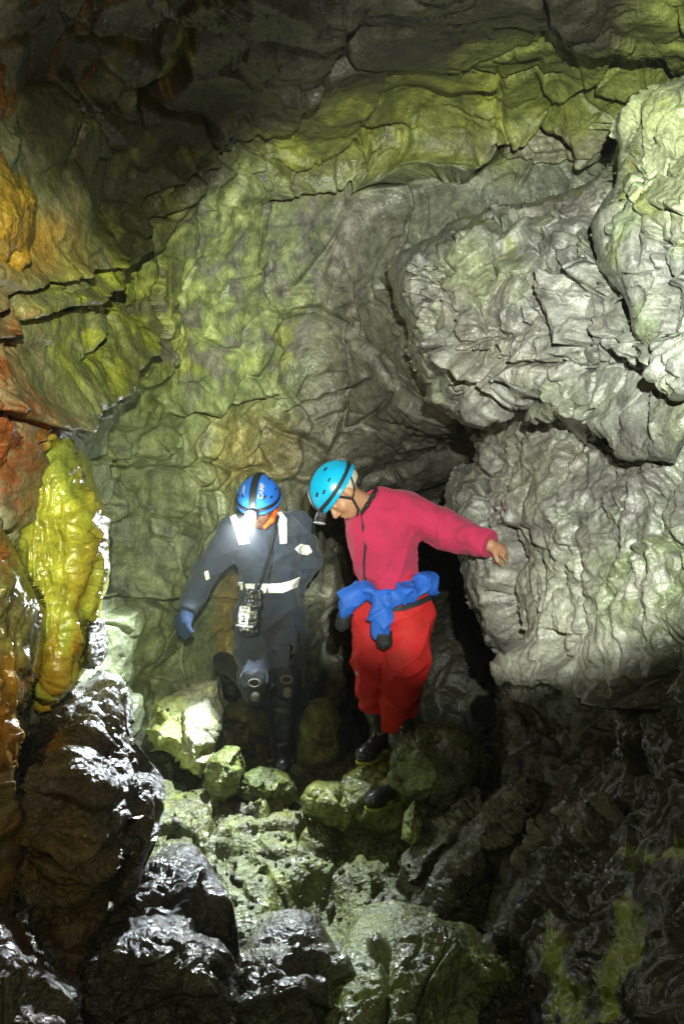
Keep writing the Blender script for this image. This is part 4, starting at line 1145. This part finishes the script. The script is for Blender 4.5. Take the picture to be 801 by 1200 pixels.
def body1(P):
    d = su(0.06, ell(P, L['chest'], (0.150, 0.10, 0.19)), ell(P, L['belly'], (0.135, 0.10, 0.16)), ell(P, L['pelvis'], (0.15, 0.11, 0.13)))
    d = su(0.04, d, rcone(P, L['sR'], L['sL'], 0.058, 0.058), rcone(P, L['neck'] - Vector((0, 0, 0.05)), L['head'], 0.062, 0.055))
    for a in ('R', 'L'):
        d = su(0.03, d, chain(P, [L['s' + a], L['e' + a], L['w' + a]], [0.050, 0.040, 0.027]), chain(P, [L['h' + a], L['k' + a], L['a' + a]], [0.082, 0.056, 0.040]))
    d = su(0.012, d, hand_d(P, L['wR'], L['wR'] - L['eR'] + Vector((0.02, 0, -0.05)), (-0.6, -0.7, 0.2), 0.16, 0.45, 1, 0.05),
           hand_d(P, L['wL'], (-0.6, 0.1, -0.3), (0.2, 0.9, 0.2), 0.16, 0.3, 1))
    return su(0.02, d, head_d(P, L['head'], axL))


lo, hi = bounds(L.values(), 0.20)
b1 = sub(solid('body', lo, hi, body1, 0.0065, SKIN_D), p1)


def cover1(P):
    d = su(0.07, ell(P, L['chest'], (0.176, 0.125, 0.20)), ell(P, L['belly'], (0.166, 0.122, 0.17)), ell(P, L['pelvis'], (0.185, 0.135, 0.15)))
    d = su(0.05, d, rcone(P, L['sR'], L['sL'], 0.070, 0.070), rcone(P, L['neck'] + Vector((0, 0.02, -0.045)), L['chest'], 0.085, 0.13))
    for a, g in (('R', 0.0), ('L', 0.0)):
        d = su(0.035, d, chain(P, [L['s' + a], L['e' + a], L['w' + a]], [0.072, 0.062, 0.047], 0.03))
        hip, knee = L['h' + a], L['k' + a]
        d = su(0.03, d, chain(P, [hip, hip.lerp(knee, 0.5), knee + (knee - hip) * 0.02], [0.105, 0.102, 0.086], 0.04))
    belt = L['belly'].z - 0.012
    z = P[..., 2]
    d = d + 0.012 * np.exp(-((z - belt) / 0.022) ** 2) * (np.abs(P[..., 0] - L['belly'].x) < 0.19)
    near = lambda c, r: np.exp(-(np.linalg.norm(P - A3(c), axis=-1) / r) ** 2)
    crease = near(L['eR'], 0.13) + near(L['sR'], 0.12) + near(L['sL'], 0.12) + near(L['belly'], 0.24) + near(L['kR'], 0.18) + near(L['kL'], 0.18) + near(L['pelvis'], 0.16)
    d = d - fold(P, 0.009, 4.0, (1, 1, 1.5), 31) - fold(P, 0.003, 12, (1, 1, 1.6), 35) - np.clip(0.25 + crease, 0, 1.1) * (pleat(P, 0.013, 7.0, (0.9, 0.2, 0.4), 37) + pleat(P, 0.011, 7.5, (-0.7, 0.2, 0.7), 39))
    # sleeves end at the wrist, legs end at the knee; the neck is open
    wv = (L['wR'] - L['eR']).normalized()
    d = np.maximum(d, np.where(P[..., 0] < L['eR'].x + 0.05, (P - A3(L['wR'])) @ A3(wv), -9))
    hd = rcone(P, L['neck'] + Vector((0, -0.02, 0.00)), L['head'] + Vector((0, 0, 0.05)), 0.052, 0.085)
    return np.maximum(d, -hd)


lo, hi = bounds([L[k] for k in ('neck', 'sR', 'eR', 'wR', 'sL', 'eL', 'wL', 'kR', 'kL', 'pelvis')], 0.19)
c1 = sub(solid('coverall', lo, hi, cover1, 0.0065, NAVY), p1)
# reflective tape
for pl in ([(269, 606), (276, 602), (283, 615), (281, 621), (288, 620), (293, 637), (280, 639), (275, 622)], [(322, 600), (330, 600), (336, 608), (336, 637), (328, 638), (326, 618)]):
    cloth_patch('shoulder_tape', c1, [pl], TAPE, p1)
for pl in ([(345, 643), (352, 637), (362, 639), (366, 647), (360, 651), (350, 649)], [(239, 670), (244, 668), (246, 678), (241, 681)]):
    cloth_patch('sleeve_tape', c1, [pl], TAPE, p1)
for pl in ([[(275, 682), (285, 682), (284, 692), (277, 691)], [(287, 684), (299, 684), (297, 694), (289, 694)], [(302, 684), (314, 684), (312, 695), (306, 695)], [(313, 684), (330, 683), (341, 680), (353, 675), (354, 686), (344, 690), (332, 695), (314, 695)]]):
    cloth_patch('waist_tape', c1, [pl], TAPE, p1)
cloth_patch('mud_stain', c1, [[(x, y), (x + w, y - 1), (x + w + 1, y + h), (x + 1, y + h + 1)] for (x, y, w, h) in ((340, 752, 4, 5), (344, 760, 5, 7), (338, 764, 4, 5), (347, 748, 3, 4), (341, 772, 5, 8), (337, 778, 4, 6), (348, 742, 2, 3), (336, 756, 3, 3), (350, 757, 2, 3))], MUDM, p1, 0.003)
# dark open placket with the zip and orange collar
cloth_patch('zip_placket', c1, [[(312, 628), (317, 626), (321, 645), (318, 668), (316, 680), (313, 680), (316, 655)]], BLACK, p1, 0.003)
ca = L['neck']
sub(solid('collar', np.array(ca) - 0.16, np.array(ca) + 0.16, lambda P: su(0.012, chain(P, [at(322, 600, 5.50), at(318, 609, 5.465), at(310, 618, 5.45)], [0.014, 0.016, 0.011]), chain(P, [at(322, 600, 5.50), at(325, 595, 5.56)], [0.014, 0.012])), 0.0045, ORANGE), p1)
# gloves
gW = L['wR'] + (L['wR'] - L['eR']).normalized() * -0.015
gD = L['wR'] - L['eR'] + Vector((0.02, 0, -0.05))
g1 = sub(solid('glove', *bounds([gW, gW + gD.normalized() * 0.2], 0.09), lambda P: su(0.02, hand_d(P, gW, gD, (-0.6, -0.7, 0.2), 0.17, 0.45, 1, 0.04) - 0.010, rcone(P, gW - gD.normalized() * 0.03, gW + gD.normalized() * 0.05, 0.046, 0.040)), 0.005, GLOVE), p1)
# helmet
h1, lampL, dirL = helmet(p1, L['head'], axL, HBLUE, True, wide_band=0.020)
print('LAMP', tuple(lampL), tuple(dirL), tuple(HEADLAMP))
for (ang, txt, ly) in ((0.042, 'CAMP', 0.0),):
    up_dir = Vector(axL[1] * 0.75 + axL[2] * -0.62) * -1            # the words run from the brim to the crown
    org = Vector(A3(L['head']) - axL[0] * ang + axL[1] * 0.075 + axL[2] * 0.140)
    text_on(txt, 0.034, h1, org, up_dir, Vector(axL[0]), GREYP, h1, 'lettering', 0.004)
    org = Vector(A3(L['head']) + axL[0] * 0.058 + axL[1] * 0.070 + axL[2] * 0.135)
    text_on(txt, 0.024, h1, org, up_dir, Vector(axL[0]), GREYP, h1, 'lettering', 0.004)
# knee pads
for a, (kx, ky), lift in (('R', (298, 803), 0), ('L', (335, 791), 0)):
    kk = L['k' + a] + Vector((0, -0.055, -0.02))
    pad = sub(solid('knee_pad', np.array(kk) - 0.16, np.array(kk) + 0.16, lambda P: su(0.02, ell(P, kk, (0.078, 0.055, 0.095)), chain(P, [kk + Vector((0, 0.05, 0.03)), kk + Vector((0, 0.05, -0.05))], [0.082, 0.075])) - fold(P, 0.004, 14, (1, 1, 1), 51), 0.005, BLACK), p1)
    rc = kk + Vector((0, -0.056, 0.018))
    sub(solid('badge', np.array(rc) - 0.06, np.array(rc) + 0.06, lambda P: np.maximum(np.abs(np.hypot((P[..., 0] - rc.x) / 0.030, (P[..., 2] - rc.z) / 0.020) - 1) * 0.022 - 0.0045, np.abs(P[..., 1] - rc.y) - 0.006), 0.003, GREYD), pad)
    text_on('///', 0.020, None, rc + Vector((0, -0.002, 0)), (1, 0, 0), (0, 0, 1), GREYP, pad, 'lettering', 0.004) if False else None
    cc = kk + Vector((0.006, -0.050, -0.052))
    sub(solid('cap', np.array(cc) - 0.06, np.array(cc) + 0.06, lambda P: ell(P, cc, (0.026, 0.014, 0.032)), 0.004, GREYD), pad)
# boots
boot(p1, [L['kR'] + Vector((0.0, 0.02, -0.06)), L['kR'].lerp(L['aR'], 0.55), L['aR']], [0.070, 0.062, 0.054], L['aR'], L['aR'] + Vector((-0.06, 0.12, -0.12)), sole=False, up=Vector((0.55, -0.75, 0.3)).normalized())
boot(p1, [L['kL'] + Vector((0.0, 0.0, -0.03)), L['kL'].lerp(L['aL'], 0.45) + Vector((0, 0.02, 0)), L['aL']], [0.078, 0.072, 0.050], L['aL'], L['aL'] + Vector((0.0, -0.2, -0.02)), sole=False)
# bag strap over the shoulder, held to the body
spts = []
for (x, y) in ((325, 606), (322, 622), (318, 640), (313, 660), (306, 680), (301, 697)):
    p, n = ray(c1, x, y)
    if p is not None:
        spts.append(p + n * 0.006)

# the small dry bag that hangs from that strap
bc = at(293, 719, 5.40)
bax = frame((0.05, -1, 0.10), (0.14, 0.08, 1))
bag = solid('dry_bag', np.array(bc) - 0.20, np.array(bc) + 0.20,
            lambda P: su(0.02, boxd(P, bc - Vector((0.0, 0, 0.02)), (0.052, 0.030, 0.095), bax, 0.024), boxd(P, bc + Vector((0.012, 0.0, 0.085)), (0.046, 0.012, 0.045), bax, 0.010)) - fold(P, 0.007, 9, (1.6, 1, 0.8), 63) - fold(P, 0.003, 22, (1.4, 1, 0.8), 65), 0.004, BAGM)
tag(bag, 'small black dry bag numbered 2, hanging at the hip of the navy coverall', 'bag')
bpy.context.view_layer.update()
Rb, Fb, Ub = [Vector(x) for x in bax]
Rb = Vector((1, 0.05, -0.12)).normalized(); Ub = Vector((0.12, 0.08, 1)).normalized()


def plate(name, c, w, h, mat, parent, target, lift):
    """a thin printed patch that follows the surface below"""
    n = 8
    nrm = Rb.cross(Ub).normalized()
    mi = target.matrix_world.inverted()
    V = []
    for j in range(n + 1):
        for i in range(n + 1):
            p = Vector(c) + Rb * w * (i / n - 0.5) + Ub * h * (j / n - 0.5)
            ok, loc, nn, ix = target.ray_cast(mi @ (p + nrm * 0.1), mi.to_3x3() @ (-nrm))
            V.append(((target.matrix_world @ loc) if ok else p) + nrm * lift)
    F = [(j * (n + 1) + i, j * (n + 1) + i + 1, (j + 1) * (n + 1) + i + 1, (j + 1) * (n + 1) + i) for j in range(n) for i in range(n)]
    return sub(new_mesh(name, [tuple(v) for v in V], F, mat), parent)


lc = at(285, 725.5, 5.37)
lab = plate('number_label', lc, 0.056, 0.052, WHITE, bag, bag, 0.0022)
text_on('2', 0.052, bag, lc, Rb, Ub, INK, lab, 'lettering', 0.0040)
l2 = at(285.8, 717.5, 5.37); l3 = at(286.8, 712.8, 5.37)
for c_, t_ in ((l2, 'BOARD'), (l3, 'OVER')):
    pb = plate('name_label', c_, 0.056, 0.0205, WHITE, bag, bag, 0.0022)
    text_on(t_, 0.0165, bag, c_, Rb, Ub, INK, pb, 'lettering', 0.0040, 1.0)
text_on('WATERPROOF', 0.0135, bag, at(286.5, 733.6, 5.37), Rb, Ub, WHITE, bag, 'lettering', 0.003)
spts.append(Vector(bc) + Vector((0.02, -0.02, 0.115)))
sub(solid('strap', *bounds(spts, 0.04), lambda P: chain(P, spts, [0.009] * len(spts), 0.006), 0.0045, BLACK), bag)

# ------------------------------------------------------------------ the caver in red
hp, _ = ray(right_lower, 591, 645)
HY = (hp.y if hp else 4.85)
Rr = dict(neck=at(437, 588, 4.98), chest=at(447, 628, 5.0), waist=at(457, 682, 5.02), pelvis=at(462, 714, 5.04), head=at(400, 577, 4.90),
          sL=at(474, 598, 4.97), eL=at(529, 624, 4.96), wL=at(574, 639, HY - 0.085), sR=at(424, 606, 5.10), eR=at(432, 660, 5.22), wR=at(452, 695, 5.24),
          hR=at(436, 722, 5.04), kR=at(430, 785, 4.95), aR=at(449, 862, 5.08), hL=at(478, 722, 5.05), kL=at(470, 792, 4.97), aL=at(469, 916, 4.92))
p2 = person_root('caver in a crimson fleece and red trousers, turquoise helmet, one hand on the rock wall', at(460, 935, 4.95))
axR = frame((-0.52, -0.16, -0.84), (-0.85, -0.20, 0.52))
hdir = (Rr['wL'] - Rr['eL']).normalized()


def body2(P):
    d = su(0.06, ell(P, Rr['chest'], (0.135, 0.11, 0.18)), rcone(P, Rr['chest'], Rr['waist'], 0.115, 0.11), ell(P, Rr['pelvis'], (0.14, 0.12, 0.12)))
    d = su(0.04, d, rcone(P, Rr['sR'], Rr['sL'], 0.055, 0.055), rcone(P, Rr['neck'] - Vector((0, 0, 0.04)), Rr['head'] + Vector((0.04, 0, -0.02)), 0.062, 0.052))
    for a in ('R', 'L'):
        d = su(0.03, d, chain(P, [Rr['s' + a], Rr['e' + a], Rr['w' + a]], [0.050, 0.042, 0.028]), chain(P, [Rr['h' + a], Rr['k' + a], Rr['a' + a]], [0.082, 0.058, 0.040]))
    d = su(0.012, d, hand_d(P, Rr['wL'], hdir * 0.75 + Vector((0.0, 0.75, -0.05)), (0.45, -0.75, 0.45), 0.165, 0.42, 1, 0.12), hand_d(P, Rr['wR'], (0.6, 0.3, -0.4), (0, 1, 0), 0.16, 0.3, 1))
    return su(0.02, d, head_d(P, Rr['head'], axR))


lo, hi = bounds(Rr.values(), 0.19)
b2 = sub(solid('body', lo, hi, body2, 0.0058, SKIN), p2)


def fleece(P):
    d = su(0.06, ell(P, Rr['chest'] + Vector((0, 0, 0.01)), (0.165, 0.135, 0.20)), rcone(P, Rr['chest'], Rr['waist'], 0.145, 0.140))
    d = su(0.05, d, rcone(P, Rr['sR'], Rr['sL'], 0.070, 0.078), rcone(P, Rr['neck'] + Vector((0.02, 0.0, -0.02)), Rr['chest'], 0.078, 0.12))
    d = su(0.035, d, chain(P, [Rr['sL'], Rr['eL'], Rr['wL']], [0.088, 0.080, 0.060], 0.03), chain(P, [Rr['sR'], Rr['eR'], Rr['wR']], [0.078, 0.070, 0.052], 0.03))
    near = lambda c, r: np.exp(-(np.linalg.norm(P - A3(c), axis=-1) / r) ** 2)
    crease = near(Rr['eL'], 0.13) + near(at(482, 622, 4.97), 0.13) + near(Rr['waist'], 0.20) + 0.6 * near(at(572, 640, 4.8), 0.1)
    d = d - fold(P, 0.009, 3.6, (1, 1, 1.3), 131) - fold(P, 0.003, 9, (1, 1, 1.2), 132) - np.clip(0.25 + crease, 0, 1.2) * (pleat(P, 0.012, 8.0, (0.5, 0.2, 1), 134) + pleat(P, 0.010, 7.0, (1, 0.3, -0.35), 136))
    d = np.maximum(d, np.where(P[..., 0] > Rr['eL'].x, (P - A3(Rr['wL'])) @ A3(hdir), -9))
    d = np.maximum(d, Rr['waist'].z - 0.05 - P[..., 2] + wob(P, 0.006, 8, 3))
    hd = rcone(P, Rr['neck'] + Vector((0.0, -0.01, 0.01)), Rr['head'] + Vector((0.0, 0, 0.0)), 0.062, 0.09)
    return np.maximum(d, -hd)


lo, hi = bounds([Rr[k] for k in ('neck', 'sL', 'eL', 'wL', 'sR', 'eR', 'wR', 'waist')], 0.19)
fl = sub(solid('fleece', lo, hi, fleece, 0.006, FLEECE), p2)


def trousers(P):
    d = su(0.06, rcone(P, Rr['waist'] + Vector((0, 0, 0.01)), Rr['pelvis'], 0.138, 0.150), ell(P, Rr['pelvis'], (0.185, 0.150, 0.12)))
    legs = []
    for pts, rr in (([at(434, 722, 5.04), at(431, 775, 4.97), at(433, 804, 4.95), at(440, 828, 4.98)], (0.096, 0.071, 0.067, 0.045)),
                    ([at(477, 722, 5.03), at(474, 778, 4.94), at(467, 815, 4.93), at(461, 847, 4.95)], (0.119, 0.106, 0.086, 0.058))):
        legs.append(chain(P, pts, rr, 0.03))
    low = smooth(1.05, 0.72, P[..., 2])
    d = su(0.045, d, su(0.006, *legs))
    d = d - fold(P, 0.006, 3.2, (1.3, 1, 1.7), 141) - pleat(P, 0.017, 5.5, (0.9, 0.2, 0.55), 143) * (0.45 + 0.8 * low) - pleat(P, 0.015, 6.5, (-0.8, 0.2, 0.6), 145) * (0.4 + 0.8 * low)
    hz = np.where(P[..., 0] < at(446, 800, 4.97).x, at(440, 835, 4.97).z, at(468, 855, 4.96).z)
    d = np.maximum(d, hz - P[..., 2] + wob(P, 0.008, 9, 5))
    return np.maximum(d, P[..., 2] - at(460, 672, 5.0).z)


lo, hi = bounds([Rr['waist'], Rr['hR'], Rr['hL'], Rr['kR'], Rr['kL'], at(440, 835, 4.98), at(468, 850, 4.96)], 0.20)
tr = sub(solid('trousers', lo, hi, trousers, 0.006, REDTRS), p2)
boot(p2, [Rr['kR'].lerp(Rr['aR'], 0.30), Rr['kR'].lerp(Rr['aR'], 0.6), Rr['aR']], [0.064, 0.060, 0.052], Rr['aR'], Rr['aR'] + Vector((-0.11, -0.16, -0.05)))
boot(p2, [Rr['kL'].lerp(Rr['aL'], 0.30), Rr['kL'].lerp(Rr['aL'], 0.6), Rr['aL']], [0.066, 0.060, 0.052], Rr['aL'], Rr['aL'] + Vector((-0.15, -0.12, -0.05)))
h2, lampR, dirR = helmet(p2, Rr['head'], axR, HCYAN, False)
# grey cap under the helmet, showing at the nape
cb = Vector(A3(Rr['head']) - axR[1] * 0.075 + axR[2] * 0.005)
sub(solid('cap', np.array(cb) - 0.14, np.array(cb) + 0.14, lambda P: np.maximum(ell(to_local(P, Rr['head'], axR), (0, -0.022, 0.022), (0.086, 0.112, 0.086)), np.maximum(to_local(P, Rr['head'], axR)[..., 1] + 0.01, -0.022 - to_local(P, Rr['head'], axR)[..., 2])), 0.0045, GREYC), p2)
# chin strap
hc = lambda x, y, z: Vector(A3(Rr['head']) + axR[0] * x + axR[1] * y + axR[2] * z)
for s in (-1, 1):
    cs = [hc(s * 0.098, 0.045, 0.03), hc(s * 0.090, 0.012, -0.045), hc(s * 0.060, 0.035, -0.105), hc(0, 0.055, -0.128)]
    sub(solid('chin_strap', *bounds(cs, 0.03), lambda P: chain(P, cs, [0.006] * 4, 0.004), 0.0035, BLACK), h2)
    cs2 = [hc(s * 0.092, -0.075, 0.02), hc(s * 0.088, -0.035, -0.03), hc(s * 0.090, 0.012, -0.045)]
    sub(solid('chin_strap', *bounds(cs2, 0.03), lambda P: chain(P, cs2, [0.005] * 3, 0.004), 0.0035, BLACK), h2)
# strap end and the zip down the fleece
zp = []
for (x, y) in ((424, 602), (425, 618), (428, 640), (426, 660), (427, 676), (433, 690)):
    p, n = ray(fl, x, y)
    if p is not None:
        zp.append(p + n * 0.001)
if len(zp) > 2:
    sub(solid('zip', *bounds(zp, 0.03), lambda P: chain(P, zp, [0.0065] * len(zp), 0.004), 0.004, BLACK), p2)
nk = Rr['neck']
sub(solid('collar', np.array(nk) - 0.17, np.array(nk) + 0.17, lambda P: chain(P, [at(424, 600, 4.88), at(430, 592, 4.86), at(437, 580, 4.89), at(441, 571, 4.96)], [0.010, 0.011, 0.011, 0.009], 0.01), 0.0045, BLACK), p2)


def tied(P):
    # rolled jacket round the waist, knotted in front, with two hanging sleeves pressed flat
    P0 = P
    ring = [at(428, 690, 4.88), at(440, 701, 4.845), at(458, 704, 4.835), at(476, 694, 4.85), at(492, 685, 4.92), at(500, 683, 5.03)]
    d = chain(P, ring, [0.016, 0.021, 0.025, 0.033, 0.040, 0.038], 0.02)
    back = [ring[-1], at(490, 690, 5.18), at(450, 694, 5.18), at(422, 692, 5.08), ring[0]]
    d = su(0.03, d, chain(P, back, [0.05, 0.05, 0.045, 0.035, 0.024], 0.03))
    d = su(0.012, d, rcone(P, at(474, 688, 4.87), at(500, 677, 4.99), 0.018, 0.020))
    d = su(0.015, d, ell(P, at(430, 692, 4.85), (0.032, 0.030, 0.030)))
    S = P * A3((1, 2.0, 1)) - A3((0, 4.82, 0))
    T = lambda x, y, Y: Vector((at(x, y, Y).x, Y * 2 - 4.82, at(x, y, Y).z))
    d = su(0.012, d, chain(S, [T(427, 693, 4.84), T(414, 700, 4.83), T(406, 713, 4.84)], [0.018, 0.037, 0.034], 0.012) * 0.7)
    d = su(0.012, d, chain(S, [T(444, 703, 4.82), T(447, 720, 4.81), T(448, 738, 4.82)], [0.030, 0.040, 0.043], 0.012) * 0.7)
    return d - fold(P0, 0.006, 5, (1.2, 1, 1.2), 151) - pleat(P0, 0.017, 9, (1, 0.2, 0.5), 152) - pleat(P0, 0.014, 9, (-0.3, 0.2, 1), 154)


tj = sub(solid('tied_jacket', *bounds([at(396, 660, 4.8), at(512, 765, 5.3)], 0.08), tied, 0.0055, BLUEJ), p2)
for (a, b, r) in ((at(405, 719, 4.85), at(401, 732, 4.86), 0.036), (at(448.5, 742, 4.82), at(450, 752, 4.82), 0.043)):
    sub(solid('cuff', *bounds([a, b], 0.08), lambda P: np.maximum(rcone((P - A3(a)) * A3((1, 1.8, 1)) + A3(a), a, b, r, r * 0.85) * 0.75, -(P - A3(a)) @ A3((b - a).normalized())) - fold(P, 0.004, 14, (1, 1, 1), 155), 0.005, BLACK), tj)
# dark waistband edge below the jacket
cloth_patch('waistband', tr, [[(458, 712), (475, 709), (492, 702), (505, 695), (505, 703), (492, 710), (474, 716), (458, 717)]], BLACK, p2, 0.004)

# ------------------------------------------------------------------ the damp air of the cave
if HAZE > 0:
    v = [(x, y, z) for x in (-6.5, 6.5) for y in (-1.5, 12.0) for z in (-3.0, 7.5)]
    hz = new_mesh('haze', v, [(0, 1, 3, 2), (4, 6, 7, 5), (0, 4, 5, 1), (2, 3, 7, 6), (0, 2, 6, 4), (1, 5, 7, 3)], None, None, False)
    hm = bpy.data.materials.new('damp_air'); hm.use_nodes = True
    nt = hm.node_tree; nt.nodes.remove(nt.nodes['Principled BSDF'])
    pv = nd(nt, 'ShaderNodeVolumePrincipled'); pv.inputs['Color'].default_value = (0.85, 0.9, 0.92, 1); pv.inputs['Density'].default_value = HAZE; pv.inputs['Anisotropy'].default_value = 0.55
    nt.links.new(pv.outputs[0], nt.nodes['Material Output'].inputs['Volume'])
    hz.data.materials.append(hm)
    tag(hz, kind='stuff')

# breath mist before the caver in navy, put in to give the torch its glow
bm = bpy.data.materials.new('breath'); bm.use_nodes = True
nt = bm.node_tree; nt.nodes.remove(nt.nodes['Principled BSDF'])
tc = nd(nt, 'ShaderNodeTexCoord'); ln = nd(nt, 'ShaderNodeVectorMath', operation='LENGTH'); nt.links.new(tc.outputs['Object'], ln.inputs[0])
mr = nd(nt, 'ShaderNodeMapRange', i_From_Min=0.15, i_From_Max=0.98, i_To_Min=0.035, i_To_Max=0.0, interpolation_type='SMOOTHSTEP'); nt.links.new(ln.outputs['Value'], mr.inputs['Value'])
pv = nd(nt, 'ShaderNodeVolumePrincipled'); pv.inputs['Color'].default_value = (0.95, 0.97, 0.97, 1); pv.inputs['Anisotropy'].default_value = 0.3
nt.links.new(mr.outputs[0], pv.inputs['Density']); nt.links.new(pv.outputs[0], nt.nodes['Material Output'].inputs['Volume'])
n_ = 14
sv = [(math.sin(math.pi * j / n_) * math.cos(2 * math.pi * i / 24), math.sin(math.pi * j / n_) * math.sin(2 * math.pi * i / 24), math.cos(math.pi * j / n_)) for j in range(1, n_) for i in range(24)]
sf = [(j * 24 + i, (j + 1) * 24 + i, (j + 1) * 24 + (i + 1) % 24, j * 24 + (i + 1) % 24) for j in range(n_ - 2) for i in range(24)]
top_, bot_ = len(sv), len(sv) + 1
sv += [(0, 0, 1), (0, 0, -1)]
br = new_mesh('mist', sv, sf, bm)
import bmesh
b_ = bmesh.new(); b_.from_mesh(br.data); b_.verts.ensure_lookup_table()
for i in range(24):
    b_.faces.new((b_.verts[top_], b_.verts[i], b_.verts[(i + 1) % 24])); b_.faces.new((b_.verts[bot_], b_.verts[(n_ - 2) * 24 + (i + 1) % 24], b_.verts[(n_ - 2) * 24 + i]))
b_.to_mesh(br.data); b_.free()
br.location = at(292, 618, 5.27); br.scale = (0.22, 0.17, 0.24)
tag(br, kind='stuff')
